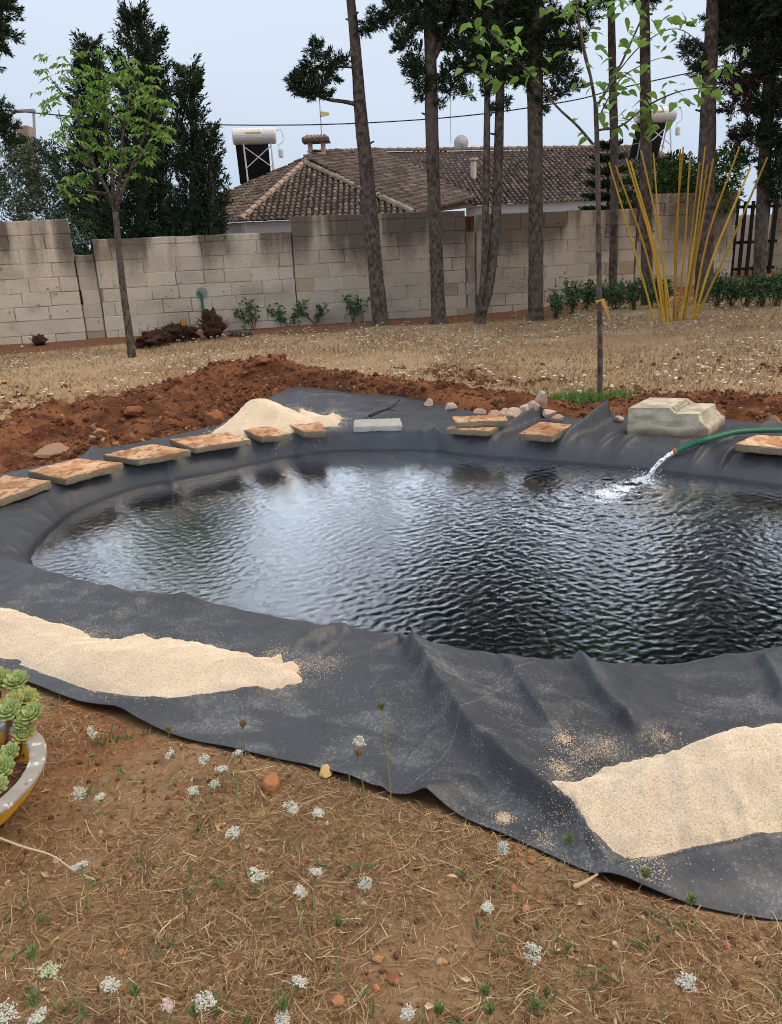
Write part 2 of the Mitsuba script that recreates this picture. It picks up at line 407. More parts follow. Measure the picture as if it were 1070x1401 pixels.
# pleats and folds of the sheet: polyline (x, y, height), width, steep side (-1, 0, 1)
FOLDS = [
    ([(0.03, 2.816, 0.06), (0.087, 2.651, 0.06), (0.142, 2.452, 0.06), (0.221, 2.204, 0.06), (0.313, 2.02, 0.06), (0.398, 1.881, 0.06), (0.474, 1.759, 0.06), (0.542, 1.645, 0.08)], 0.115, 0.055, -1, 'in'),
    ([(0.5, 1.633, 0.1), (0.572, 1.624, 0.1), (0.645, 1.619, 0.11), (0.744, 1.634, 0.11), (0.863, 1.648, 0.11), (0.985, 1.665, 0.11), (1.355, 1.707, 0.11)], 0.085, 0.050, 0, 'both'),
    ([(0.391, 2.733, 0.05), (0.427, 2.597, 0.05), (0.463, 2.419, 0.05), (0.509, 2.241, 0.04)], 0.050, 0.040, -1, 'both'),
    ([(0.676, 2.646, 0.06), (0.705, 2.456, 0.06), (0.736, 2.33, 0.05), (0.767, 2.202, 0.04)], 0.070, 0.036, -1, 'in'),
    ([(1.352, 2.584, 0.06), (1.33, 2.432, 0.06), (1.308, 2.309, 0.05)], 0.045, 0.026, -1, 'in'),
    ([(-0.189, 2.974, 0.06), (-0.265, 2.975, 0.07), (-0.339, 2.929, 0.07), (-0.394, 2.865, 0.06), (-0.437, 2.767, 0.05)], 0.045, 0.032, 0, 'both'),
    ([(-0.857, 3.307, 0.06), (-0.999, 3.347, 0.07), (-1.119, 3.351, 0.07), (-1.223, 3.296, 0.06), (-1.338, 3.187, 0.05)], 0.042, 0.032, 0, 'both'),
    ([(-2.561, 4.383, 0.07), (-2.262, 4.29, 0.06), (-2.152, 4.271, 0.04), (-2.088, 4.329, -0.05)], 0.060, 0.026, 0, 'both'),
    ([(-1.163, 2.593, 0.05), (-0.972, 2.508, 0.06), (-0.834, 2.488, 0.06), (-0.655, 2.523, 0.06), (-0.499, 2.556, 0.06), (-0.36, 2.65, 0.05)], 0.050, 0.045, 0, 'both'),
    ([(-0.629, 2.439, 0.03), (-0.568, 2.463, 0.03), (-0.492, 2.443, 0.03)], 0.020, 0.022, 0, 'both'),
    ([(-0.058, 1.982, 0.02), (-0.069, 2.069, 0.02), (-0.054, 2.166, 0.03), (-0.019, 2.285, 0.03)], 0.018, 0.035, -1, 'edge'),
    ([(0.073, 1.945, 0.03), (0.153, 1.99, 0.03), (0.244, 2.008, 0.03)], 0.040, 0.045, 0, 'edge'),
    ([(-1.787, 5.991, 0.09), (-1.715, 5.916, 0.06), (-1.645, 5.799, 0.02), (-1.636, 5.822, -0.08)], 0.054, 0.019, 0, 'both'),
    ([(1.342, 6.78, 0.16), (1.198, 6.612, 0.15), (1.029, 6.41, 0.12), (0.89, 6.28, 0.07), (0.779, 6.157, 0.02), (0.707, 6.15, -0.06)], 0.120, 0.038, 1, 'edge'),
    ([(1.844, 6.517, 0.18), (1.584, 6.206, 0.16), (1.418, 6.034, 0.1), (1.306, 5.934, 0.03), (1.239, 5.924, -0.07)], 0.176, 0.047, 1, 'edge'),
    ([(1.956, 6.103, 0.09), (1.72, 5.942, 0.08), (1.563, 5.829, 0.04), (1.494, 5.804, -0.06)], 0.051, 0.019, 1, 'both'),
    ([(1.977, 5.951, 0.09), (1.763, 5.794, 0.08), (1.65, 5.737, 0.02), (1.59, 5.701, -0.07)], 0.042, 0.017, 1, 'both'),
    ([(2.637, 5.838, 0.1), (2.342, 5.61, 0.09), (2.203, 5.484, 0.03), (2.136, 5.419, -0.08)], 0.058, 0.022, 1, 'both'),
    ([(2.652, 5.561, 0.1), (2.452, 5.462, 0.09), (2.302, 5.31, 0.03), (2.254, 5.292, -0.08)], 0.054, 0.022, 1, 'both'),
    ([(0.459, 6.584, 0.08), (0.361, 6.417, 0.06), (0.302, 6.469, 0), (0.266, 6.526, -0.07)], 0.045, 0.020, 0, 'both'),
    ([(0.698, 6.272, 0.08), (0.609, 6.22, 0.06), (0.55, 6.227, 0), (0.501, 6.221, -0.07)], 0.042, 0.019, 0, 'both'),
    ([(1.246, 6.123, 0.08), (1.176, 6.056, 0.04), (1.13, 6.02, -0.02), (1.076, 5.906, -0.07)], 0.035, 0.017, 0, 'both'),
    ([(-0.513, 6.599, 0.08), (-0.525, 6.532, 0.02), (-0.544, 6.527, -0.08)], 0.026, 0.014, 0, 'both'),
    ([(-0.786, 6.649, 0.08), (-0.806, 6.5, 0.04), (-0.767, 6.372, -0.03)], 0.022, 0.015, 0, 'both'),
    ([(-1.122, 6.333, 0.07), (-1.057, 6.182, 0.02), (-1.067, 6.128, -0.05)], 0.022, 0.015, 0, 'both'),
    ([(-1.257, 6.21, 0.07), (-1.191, 6.068, 0.02), (-1.177, 6.016, -0.05)], 0.019, 0.014, 0, 'both'),
    ([(-0.957, 8.065, 0.2), (-0.702, 7.652, 0.17), (-0.416, 7.641, 0.16), (-0.061, 7.411, 0.14)], 0.080, 0.085, 1, 'both'),
    ([(-0.388, 6.917, 0.1), (-0.062, 7.039, 0.12), (0.331, 6.959, 0.12), (0.58, 6.818, 0.1)], 0.035, 0.076, 0, 'both'),
    ([(-2.442, 6.425, 0.06), (-2.414, 6.207, 0.06), (-2.4, 6.062, 0.05)], 0.048, 0.043, 0, 'edge'),
    ([(-2.413, 4.938, 0.06), (-2.209, 4.895, 0.04), (-2.123, 5.014, -0.04)], 0.019, 0.025, 0, 'both'),
    ([(-2.521, 4.663, 0.07), (-2.271, 4.606, 0.06), (-2.127, 4.651, -0.04)], 0.026, 0.025, 0, 'both'),
    ([(3.129, 6.047, 0.1), (3.039, 6.106, 0.12), (2.808, 5.911, 0.11), (2.593, 5.799, 0.1)], 0.056, 0.030, -1, 'edge'),
]

# slight stray creases running outwards over the near and left banks
_r = np.random.default_rng(404)
for k in range(34):
    a0 = math.radians(_r.uniform(168, 318))
    i0 = int(a0 / (2 * np.pi) * NT) % NT
    u0, u1 = sorted(_r.uniform(-0.1, 1.0, 2))
    if u1 - u0 < 0.25: u1 = u0 + 0.3
    a1 = a0 + _r.normal(0, 0.10); i1 = int(a1 / (2 * np.pi) * NT) % NT
    q0, q1 = rR[i0] + (rE[i0] - rR[i0]) * u0, rR[i1] + (rE[i1] - rR[i1]) * min(u1, 1.0)
    am, qm = (a0 + a1) / 2 + _r.normal(0, 0.012), (q0 + q1) / 2
    FOLDS.append(([(C0[0] + q * math.cos(a), C0[1] + q * math.sin(a)) for a, q in ((a0, q0), (am, qm), (a1, q1))], _r.uniform(0.006, 0.017), _r.uniform(0.013, 0.024), int(_r.integers(-1, 2)), 'both'))


def polar_of(x, y):
    dx, dy = np.asarray(x) - C0[0], np.asarray(y) - C0[1]
    return np.hypot(dx, dy), np.mod(np.arctan2(dy, dx), 2 * np.pi)


def liner_z(x, y, folds=True):
    x, y = np.asarray(x, float), np.asarray(y, float)
    r, a = polar_of(x, y)
    g = lambda w: np.interp(a, TH2, w, period=2 * np.pi)
    w, m, e, hm, he = g(rW), g(rR), g(rE), g(zR), g(zE)
    he = he + zg(x, y)
    t1 = np.clip((r - w) / (m - w), 0, 1)
    t2 = np.clip((r - m) / (e - m), 0, 1.3)
    bank = WATER_Z + (hm - WATER_Z) * (1 - (1 - t1) ** 2.0) ** 0.75
    apron = hm + (he - hm) * (t2 * t2 * (3 - 2 * t2) * 0.6 + 0.4 * t2) - 0.012 * np.sin(np.pi * np.clip(t2, 0, 1))
    q = np.clip(1 - (w - r) / 0.5, 0, 1); q2 = np.clip(r / g(rB), 0, 1)
    basin = WATER_Z - 0.34 * (1 - q * q) - 0.6 * (1 - sstep(0.3, 0.95, q2))
    z = np.where(r < w, basin, np.where(r < m, bank, apron))
    wob = (f2(x, y, 2.1, 3, 5) - 0.5) * 0.030 * np.clip((r - w) / 0.2, 0, 1) + (f2(x, y, 7, 2, 9) - 0.5) * 0.012 * np.clip((r - w) / 0.1, 0, 1)
    rg1 = 1 - np.abs(2 * f2(x * 0.8 + y * 0.55, y * 0.8 - x * 0.55, 2.6, 2, 19) - 1)
    rg2 = 1 - np.abs(2 * f2(x, y, 6.5, 2, 23) - 1)
    wob = wob + (0.011 * (rg1 ** 8 - 0.10) + 0.006 * (rg2 ** 6 - 0.12)) * np.clip((r - w) / 0.08, 0, 1)
    z = z + wob * np.clip(1.3 - t2, 0.25, 1)
    if folds:
        for poly, h, wd, steep, end in FOLDS:
            P = np.asarray(poly)
            sel = (x > P[:, 0].min() - 0.35) & (x < P[:, 0].max() + 0.35) & (y > P[:, 1].min() - 0.35) & (y < P[:, 1].max() + 0.35)
            if not np.any(sel): continue
            xs, ys = x[sel], y[sel]
            jit = 0.02 * (f2(xs, ys, 5, 2, 31) - 0.5)
            d, t, s = seg_dist(xs + jit, ys + jit, P)
            ww = np.where(s * steep > 0, wd * 0.45, np.where(s * steep < 0, wd * 1.9, wd)) * (0.75 + 0.5 * np.sin(np.pi * t))
            if end == 'both': k = np.sin(np.pi * np.clip(t, 0, 1)) ** 0.6
            elif end == 'in': k = np.minimum(1, t / 0.10 + 0.35) * np.clip((1 - t) / 0.12, 0, 1) ** 0.7
            else: k = (1 - t) ** 0.7
            z[sel] += h * k * np.exp(-(d / ww) ** 1.45)
    return z


def in_liner(x, y, margin=0.0):
    r, a = polar_of(x, y)
    return r < np.interp(a, TH2, rE, period=2 * np.pi) - margin


# red soil heaped behind the pond: crest x, y, height, half width
HEAPS = [
    [(-4.699, 6.286, 0.15, 0.5), (-3.835, 6.46, 0.18, 0.55), (-3.337, 6.713, 0.2, 0.6), (-3.186, 7.296, 0.22, 0.7), (-3.092, 7.597, 0.25, 0.8), (-2.533, 7.855, 0.25, 0.8), (-2.325, 8.164, 0.22, 0.8), (-2.048, 8.66, 0.3, 0.85), (-1.764, 8.9, 0.38, 0.9), (-1.352, 8.897, 0.42, 0.95), (-0.984, 8.464, 0.38, 0.9), (-0.588, 8.315, 0.33, 0.85), (-0.053, 7.955, 0.28, 0.8), (0.378, 7.78, 0.25, 0.75), (0.786, 7.543, 0.2, 0.7), (1.113, 7.38, 0.16, 0.6), (1.423, 7.194, 0.12, 0.5)],
    [(1.121, 6.99, 0.1, 0.5), (1.609, 6.825, 0.11, 0.5), (2.025, 6.932, 0.1, 0.5), (2.473, 7.106, 0.13, 0.6), (2.905, 7.189, 0.14, 0.6), (3.449, 6.785, 0.16, 0.7), (4.393, 6.472, 0.16, 0.7)],
    [(-2.927, 6.597, 0.12, 0.5), (-2.404, 6.916, 0.12, 0.5), (-1.879, 7.181, 0.14, 0.5), (-1.343, 7.7, 0.24, 0.6)],
]


def heap_z(x, y):
    z = np.full(np.shape(x), -0.08)
    wob = f2(x, y, 1.3, 3, 71) - 0.5
    for H in HEAPS:
        H = np.asarray(H)
        d, t, s = seg_dist(x, y, H)
        L = np.r_[0, np.cumsum(np.linalg.norm(np.diff(H[:, :2], axis=0), axis=1))]; L /= L[-1]
        h, w = np.interp(t, L, H[:, 2]), np.interp(t, L, H[:, 3])
        q = d / (w * (1 + 0.5 * wob))
        z = np.maximum(z, h * (1.12 * np.exp(-q * q * 1.25) - 0.16))
    lump = (f2(x, y, 5, 4, 81) - 0.5) * 0.16 + (f2(x, y, 22, 3, 83) - 0.5) * 0.05
    r, a = polar_of(x, y)
    e, he = np.interp(a, TH2, rE, period=2 * np.pi), np.interp(a, TH2, zE, period=2 * np.pi)
    z = z + lump * np.clip((z + 0.02) / 0.12, 0, 1)
    foot = he - 0.01 + 0.75 * np.maximum(r - e, 0) + 0.6 * lump        # the heap slopes down to the hem of the sheet
    return np.minimum(z, np.where(r < e + 0.8, foot, 9)) + zg(x, y)


def terrain_z(x, y, near=True):
    z = zg(x, y) + (f2(x, y, 1.1, 3, 2) - 0.5) * 0.045 * sstep(0.8, 1.2, np.abs(y) + 0.4) + (f2(x, y, 6.0, 3, 3) - 0.5) * 0.022
    return z


xs = np.r_[-np.geomspace(700, 8.5, 36), np.arange(-8, 9.5, 0.05), np.geomspace(10, 700, 36)]
ys = np.r_[-np.geomspace(300, 0.5, 24), np.arange(0.0, 3.4, 0.03), np.arange(3.4, 17.5, 0.06), np.geomspace(18, 1200, 40)]
X, Y = np.meshgrid(xs, ys)
Z = terrain_z(X, Y)
r_, a_ = polar_of(X, Y)
e_ = np.interp(a_, TH2, rE, period=2 * np.pi)
lz = liner_z(X, Y, folds=False)
under = np.clip((e_ - r_) / 0.10, 0, 1)
Z = np.where(r_ < e_, Z * (1 - under) + np.minimum(Z, lz - 0.07) * under, Z)
Z = np.where((r_ < e_ + 0.02), np.minimum(Z, np.interp(a_, TH2, zE, period=2 * np.pi) + zg(X, Y) - 0.004), Z)
put('ground', (np.stack([X, Y, Z], -1).reshape(-1, 3), grid_faces(len(xs), len(ys))), 'mat_ground', smooth=True)
labels['ground'] = {'label': 'dry brown garden ground with straw litter and parched lawn', 'kind': 'structure'}

hx, hy = np.arange(-6.5, 7.0, 0.035), np.arange(4.2, 11.2, 0.035)
X, Y = np.meshgrid(hx, hy)
Z = heap_z(X, Y)
r_, a_ = polar_of(X, Y)
e_ = np.interp(a_, TH2, rE, period=2 * np.pi)
cover = np.clip((e_ - r_) / 0.06, 0, 1)
Z = np.where(r_ < e_, np.minimum(Z, liner_z(X, Y, folds=False) - 0.04 * cover - 0.012), Z)
F = grid_faces(len(hx), len(hy))
T0 = terrain_z(X, Y).ravel()
ok = (Z.ravel() > T0 - 0.03) & (r_.ravel() > e_.ravel() - 0.25)
F = F[ok[F].all(1)]
put('soil_bank', compact(np.stack([X, Y, Z], -1).reshape(-1, 3), F), 'mat_soil', smooth=True)
labels['soil_bank'] = {'label': 'freshly dug red-brown earth heaped along the far side of the pond', 'kind': 'structure'}


def surf_z(x, y):
    """top of ground, soil heap or rubber sheet"""
    x, y = np.atleast_1d(np.asarray(x, float)), np.atleast_1d(np.asarray(y, float))
    z = np.maximum(terrain_z(x, y), heap_z(x, y))
    return np.where(in_liner(x, y), liner_z(x, y), z)


# ------------------------------------------------------------------ pond liner
liner = thing('pond_liner', 'crumpled dark grey rubber sheet lining the garden pond and lapping over its banks', 'pond liner')
st = np.r_[np.linspace(0.02, 0.9, 22), np.linspace(0.92, 1.0, 8)]            # basin
n1, n2 = 34, 120
RR = np.concatenate([rW[None] * st[:, None], rW + (rR - rW) * np.linspace(0, 1, n1 + 1)[1:, None], rR + (rE - rR) * np.linspace(0, 1, n2 + 1)[1:, None]])
X, Y = C0[0] + RR * np.cos(TH), C0[1] + RR * np.sin(TH)
Z = liner_z(X, Y)
# a turned-down hem gives the sheet its thickness
hem = [(0.001, -0.003), (-0.006, -0.0055), (-0.10, -0.012)]
for dr_, dz_ in hem:
    RR = np.vstack([RR, rE + dr_]); X = np.vstack([X, C0[0] + RR[-1] * np.cos(TH)]); Y = np.vstack([Y, C0[1] + RR[-1] * np.sin(TH)])
    Z = np.vstack([Z, liner_z(X[-1], Y[-1]) + dz_ if dr_ < -0.05 else Z[len(st) + n1 + n2 - 1] + dz_])
ns = len(RR)
i, j = np.meshgrid(np.arange(ns - 1), np.arange(NT), indexing='ij')
q = np.stack([i * NT + j, (i + 1) * NT + j, (i + 1) * NT + (j + 1) % NT, i * NT + (j + 1) % NT], -1).reshape(-1, 4)
put(liner, (np.stack([X, Y, Z], -1).reshape(-1, 3), tri(q)), 'mat_liner', smooth=True)

# ------------------------------------------------------------------ water, stirred by the hose and a light wind
JET = np.array([(1.612, 5.239)][0])
wx, wy = np.arange(-2.4, 4.2, 0.0085), np.arange(2.5, 7.0, 0.0085)
X, Y = np.meshgrid(wx, wy)
rng = np.random.default_rng(5)
Z = np.zeros_like(X)
gust = (0.75 + 0.55 * (f2(X, Y, 0.8, 2, 12) - 0.35)) * (0.72 + 0.33 * sstep(-0.9, 1.1, X))
for k in range(70):
    lam = 0.024 * (0.088 / 0.024) ** rng.random()
    ang = math.radians(95) + rng.normal() * 0.95
    slope = 0.019 * (lam / 0.14) ** 0.12
    w = 2 * np.pi / lam
    mod = f2(X + k * 3.1, Y - k * 1.7, 3.4, 2, k)
    ph = w * (X * math.cos(ang) + Y * math.sin(ang)) + 6.0 * mod + rng.random() * 6.28
    Z += slope / w * np.sin(ph) * (0.35 + 1.3 * mod) * gust
D = np.hypot(X - JET[0], Y - JET[1])
wob = 0.18 * (f2(X, Y, 3, 3, 44) - 0.5)
for lam, sl, dec in ((0.11, 0.085, 0.6), (0.17, 0.07, 0.9), (0.065, 0.08, 0.5)):
    w = 2 * np.pi / lam
    Z += sl / w * np.sin(w * (D + wob)) * np.exp(-D / dec) * np.clip(D / 0.15, 0, 1) * (0.4 + 1.1 * f2(X, Y, 2.2, 2, int(lam * 1000)))
Z += 0.020 * (f2(X, Y, 16, 3, 77) - 0.5) * np.exp(-(D / 0.24) ** 2)
r_, a_ = polar_of(X, Y)
ok = (r_ < np.interp(a_, TH2, rW, period=2 * np.pi) + 0.05).ravel()
F = grid_faces(len(wx), len(wy))
F = F[ok[F].all(1)]
put('water', compact(np.stack([X, Y, Z + WATER_Z], -1).reshape(-1, 3), F), 'mat_water', smooth=True)
labels['water'] = {'label': 'rippled pond water mirroring the pale sky and dark trees', 'kind': 'structure'}

# ------------------------------------------------------------------ sand heaps on the sheet


def sand_heap(label, outline, height, slope, seed, res=0.010, ridge=(), spill=()):
    P = np.asarray(outline)[:, :2]
    lo, hi = P.min(0) - 0.08, P.max(0) + 0.08
    gx, gy = np.arange(lo[0], hi[0], res), np.arange(lo[1], hi[1], res)
    X, Y = np.meshgrid(gx, gy)
    d, _, _ = seg_dist(X, Y, P, True)
    d = np.where(inside_poly(X, Y, P), d, -d)
    d = d + 0.045 * (f2(X, Y, 9, 4, seed) - 0.5) + 0.022 * (f2(X, Y, 48, 3, seed + 1) - 0.5)
    rr_, aa_ = polar_of(X, Y)
    g_ = lambda w: np.interp(aa_, TH2, w, period=2 * np.pi)
    d = np.minimum(d, np.minimum(rr_ - g_(rR) + 0.02, g_(rE) - rr_ - 0.075))
    h = height * (1 - np.exp(-np.maximum(d, 0) * slope / height)) + 0.008 * np.clip(d / 0.03, 0, 1)
    h = h * (0.86 + 0.28 * f2(X, Y, 2.3, 3, seed + 2))
    for (rx, ry, rh, rw) in ridge:
        h += rh * np.exp(-((X - rx) ** 2 + (Y - ry) ** 2) / rw ** 2) * np.clip(d / 0.15, 0, 1)
    h += (f2(X, Y, 11, 3, seed + 3) - 0.5) * 0.010 * np.clip(d / 0.05, 0, 1) + (f2(X, Y, 70, 2, seed + 4) - 0.5) * 0.005
    Z = liner_z(X, Y) + np.where(d > 0, h, np.maximum(d * 0.9, -0.005) - 0.001)
    F = grid_faces(len(gx), len(gy))
    okv = (d > -0.02).ravel()
    F = F[okv[F].any(1)]
    key = thing('sand_heap', label, 'sand heap')
    part(key, 'sand_mass', compact(np.stack([X, Y, Z], -1).reshape(-1, 3), F), 'mat_sand', smooth=True)
    # grains scattered round the foot
    r = np.random.default_rng(seed + 9)
    n = 26000
    px_, py_ = r.uniform(lo[0] - .12, hi[0] + .12, n), r.uniform(lo[1] - .12, hi[1] + .12, n)
    for sx, sy, sw in spill:
        px_ = np.r_[px_, sx + r.normal(0, sw, 420)]; py_ = np.r_[py_, sy + r.normal(0, sw, 420)]
    dd, _, _ = seg_dist(px_, py_, P, True)
    keep = ~inside_poly(px_, py_, P) & (r.random(len(px_)) < np.where(np.arange(len(px_)) >= n, 1.0, np.exp(-dd / 0.028) * np.clip(2.4 * f2(px_, py_, 9, 3, seed) - 0.45, 0, 1))) & in_liner(px_, py_, 0.01)
    px_, py_ = px_[keep], py_[keep]
    sz = r.uniform(0.0010, 0.0026, len(px_)) * (1 if res < 0.012 else 2)
    v, f = many(np.array(ICO[0].vertices), np.array(ICO[0].faces), np.column_stack([px_, py_, liner_z(px_, py_) + 0.0005]), sz, r, (1, .8, .6))
    c = np.array([0.68, 0.53, 0.37]) * r.uniform(.7, 1.15, (len(sz), 1))
    part(key, 'scattered_grains', (v, f), 'mat_vc', color=np.repeat(c, 12, 0), kind='stuff')
    return P


SAND_A = [(-2.249, 3.244), (-2.085, 3.442), (-1.851, 3.388), (-1.633, 3.275), (-1.458, 3.164), (-1.288, 3.046), (-1.185, 3.017), (-1.065, 3.032), (-0.901, 2.998), (-0.766, 2.941), (-0.567, 2.831), (-0.499, 2.807), (-0.466, 2.822), (-0.463, 2.746), (-0.386, 2.723), (-0.404, 2.68), (-0.368, 2.623), (-0.473, 2.559), (-0.657, 2.533), (-0.836, 2.498), (-1.004, 2.525), (-1.095, 2.557), (-1.15, 2.622), (-1.247, 2.64), (-1.348, 2.648), (-1.448, 2.721), (-1.561, 2.826), (-1.562, 2.898), (-1.689, 2.964), (-1.893, 2.944)]
SAND_B = [(0.422, 1.886), (0.471, 1.928), (0.551, 1.991), (0.585, 2.02), (0.726, 2.058), (0.883, 2.115), (1.053, 2.134), (1.241, 2.137), (1.509, 2.118), (1.633, 1.96), (1.449, 1.72), (1.227, 1.711), (1.007, 1.702), (0.864, 1.686), (0.762, 1.673), (0.662, 1.662), (0.548, 1.664), (0.51, 1.704), (0.462, 1.794)]
SAND_C = [(-1.537, 6.627), (-1.49, 6.904), (-1.353, 7.252), (-1.172, 7.416), (-0.923, 7.364), (-0.73, 7.126), (-0.577, 6.847), (-0.619, 6.567), (-0.8, 6.518), (-0.916, 6.458), (-1.112, 6.548), (-1.213, 6.407), (-1.294, 6.528), (-1.411, 6.496)]
SAND_D = [(-0.853, 6.901), (-0.818, 7.342), (-0.673, 7.245), (-0.561, 7.092), (-0.505, 7.278), (-0.406, 7.061), (-0.424, 6.758), (-0.569, 6.727), (-0.724, 6.699)]
sand_heap('long heap of pale sand spread on the rubber sheet behind the yellow planter', SAND_A, 0.085, 0.5, 11, spill=[[(-0.492, 2.813)][0] + (0.03,), [(-0.296, 2.739)][0] + (0.04,), [(-0.406, 2.692)][0] + (0.03,), [(-1.346, 3.07)][0] + (0.04,)])
sand_heap('big rounded heap of beige sand at the right on the near bank', SAND_B, 0.24, 0.85, 21, ridge=[([(0.947, 1.915)][0] + (0.05, 0.28)), ([(1.251, 1.894)][0] + (0.05, 0.28))], spill=[[(0.537, 2.204)][0] + (0.018,), [(0.562, 2.127)][0] + (0.04,), [(0.483, 2.029)][0] + (0.025,), [(0.671, 2.166)][0] + (0.03,), [(0.289, 1.862)][0] + (0.012,), [(0.618, 1.588)][0] + (0.025,), [(0.853, 2.193)][0] + (0.03,), [(0.418, 1.777)][0] + (0.04,)])
sand_heap('pointed heap of pale sand on the far bank behind the paving slabs', SAND_C, 0.20, 0.6, 31, 0.014, ridge=[([(-1.227, 7.098)][0] + (0.09, 0.22))])
sand_heap('small low sand patch beside the pointed sand heap on the far bank', SAND_D, 0.07, 0.45, 41, 0.014)

# ------------------------------------------------------------------ garden wall of sandstone blocks
WA, WDIR = np.array([-7.33, 15.4]), np.array([0.970736, 0.240186])
WNORM = np.array([-WDIR[1], WDIR[0]])                    # away from the pond


def t_stain(p, n, uv):
    # rain and lichen stains: run down from the coping, patchy, plus general greying
    s = p.x * 0.97 + p.y * 0.24
    run = fbm(s * 3.2, p.z * 0.5, 1.0, 4)
    blot = fbm(s * 1.1 + 7, p.z * 1.6, p.y, 3)
    top = smoothstep(1.05, 1.95, p.z + 0.9 * (run - 0.5))
    return dr.clip(0.06 + 0.95 * top * smoothstep(0.22, 0.52, run) + 0.36 * smoothstep(0.44, 0.72, blot) + 0.25 * (noise(p.x * 40, p.y * 40, p.z * 40) - 0.5), 0, 0.92)


add_bsdf('mat_block', {'type': 'blendbsdf', 'weight': proc(t_stain), 'a': prin(VC, 0.95, 0.1), 'b': prin((0.150, 0.120, 0.092), 0.95, 0.1)})
add_bsdf('mat_mortar', {'type': 'blendbsdf', 'weight': proc(t_stain), 'a': prin((0.34, 0.285, 0.225), 0.95, 0.1), 'b': prin((0.10, 0.085, 0.07), 0.95, 0.1)})
CRS = 0.262


def wall_point(s, off, z):
    s, off, z = np.broadcast_arrays(np.asarray(s, float), off, z)
    return np.stack([WA[0] + WDIR[0] * s + WNORM[0] * off, WA[1] + WDIR[1] * s + WNORM[1] * off, z], -1)


def block_wall(label, s0, s1, top, seed, warm, off=0.0, base=-0.12, top_tilt=0.0, grp=None):
    """a run of block wall from s0 to s1 along the wall line; each block is its own part"""
    r = np.random.default_rng(seed)
    key = thing('block_wall', label, 'wall', grp)
    v, f = box([s0 + 0.012, off + 0.009, base], [s1 - 0.012, off + 0.19, top - 0.02])
    part(key, 'mortar_core', (wall_point(v[:, 0], v[:, 1], v[:, 2]), f), 'mat_mortar')
    z, row = base, 0
    while z < top - 0.05:
        z1 = min(z + CRS * r.uniform(0.97, 1.03), top)
        if top - z1 < 0.1: z1 = top
        s = s0 - (0.0 if row % 2 else 0.27) + r.uniform(-0.05, 0.05)
        while s < s1 - 0.02:
            L = r.choice([0.52, 0.52, 0.50, 0.55, 0.40, 0.62])
            a, b = max(s, s0), min(s + L, s1)
            if s1 - b < 0.14: b = s1
            if b - a < 0.10:
                s += L; continue
            g = r.uniform(0.001, 0.003) if r.random() < 0.7 else r.uniform(0.005, 0.013)
            upper = (z - base) / (top - base) > 0.68
            pr = r.uniform(-0.012, 0.001)
            v, f = box([a + g, off + pr, z + g * 0.8], [b - g, off + 0.20 + r.uniform(-.004, .004), z1 - (0 if z1 == top else g * 0.8)], bev=0.007)
            v = v + r.normal(size=v.shape) * [0.004, 0.0015, 0.004]
            t = r.uniform(0.92, 1.06)
            col = np.array([0.67, 0.575, 0.45]) * t * warm * (1 + r.normal(0, 0.010, 3))
            if r.random() < 0.06: col = col * [0.82, 0.74, 0.66]
            part(key, 'block', (wall_point(v[:, 0], v[:, 1], v[:, 2]), f), 'mat_block', color=col)
            s = b if b == s1 else s + L
        z, row = z1, row + 1
    # worn bits of mortar smeared over the joints
    m = []
    for k in range(int((s1 - s0) * 9)):
        c = wall_point(r.uniform(s0 + .05, s1 - .05), off - 0.003, r.uniform(0.2, top - 0.1))
        m.append(rock(c, [r.uniform(.02, .07), 0.012, r.uniform(.008, .02)], 900 + seed * 50 + k, sub=1))
    v, f = cat(m)
    part(key, 'mortar_smears', (v, f), 'mat_mortar', kind='stuff')
    return key


block_wall('tall pale block wall section at the far left, higher than its neighbour', -2.6, 1.57, 2.20, 1, 1.08)
block_wall('narrow low pier of blocks filling the gap between the tall left wall and the low wall', 1.59, 1.93, 1.56, 2, 0.92, off=0.05)
block_wall('low pale block wall section with a dark stained top, second from the left', 1.95, 5.73, 1.83, 3, 1.0)
block_wall('long block wall section behind the two leftmost bare trunks', 5.75, 9.42, 2.12, 4, 0.90)
block_wall('narrow low pier of blocks in the notch behind the twin trunk tree', 9.44, 9.66, 1.70, 5, 0.8, off=0.05)
block_wall('block wall section right of the notch, behind the thick upright trunk', 9.68, 13.46, 2.04, 6, 0.84)
block_wall('tall block wall section behind the yellow canes, ending at the gate', 13.48, 16.0, 2.33, 7, 0.82, base=0.02)
block_wall('brown block wall at the right edge beyond the dark gate', 17.35, 20.5, 2.2, 8, 0.55, base=0.1, off=0.3)

# ------------------------------------------------------------------ slatted gate
gate = thing('slatted_gate', 'dark brown gate of upright slats in the wall opening at the right', 'gate')
gcol = np.array([0.012, 0.010, 0.009])
for k in range(6):
    s = 16.10 + k * 0.21
    v, f = box([s - 0.05, 0.10, 0.42], [s + 0.05, 0.125, 2.12], 0.006)
    part(gate, 'slat', (wall_point(v[:, 0], v[:, 1], v[:, 2]), f), 'mat_vc', color=gcol * (0.9 + 0.1 * (k % 3)))
for z in (0.62, 1.22, 2.0):
    v, f = box([16.03, 0.128, z - 0.035], [17.3, 0.16, z + 0.035], 0.006)
    part(gate, 'rail', (wall_point(v[:, 0], v[:, 1], v[:, 2]), f), 'mat_vc', color=gcol)
# pale render of a neighbouring building seen between the slats
v, f = box([15.9, 1.5, 0.1], [21.5, 1.7, 1.85], 0.02)
k = thing('pale_garden_wall', 'pale rendered wall seen through the slats of the gate', 'wall')
put(k, (wall_point(v[:, 0], v[:, 1], v[:, 2]), f), 'mat_vc', color=(0.55, 0.50, 0.42))

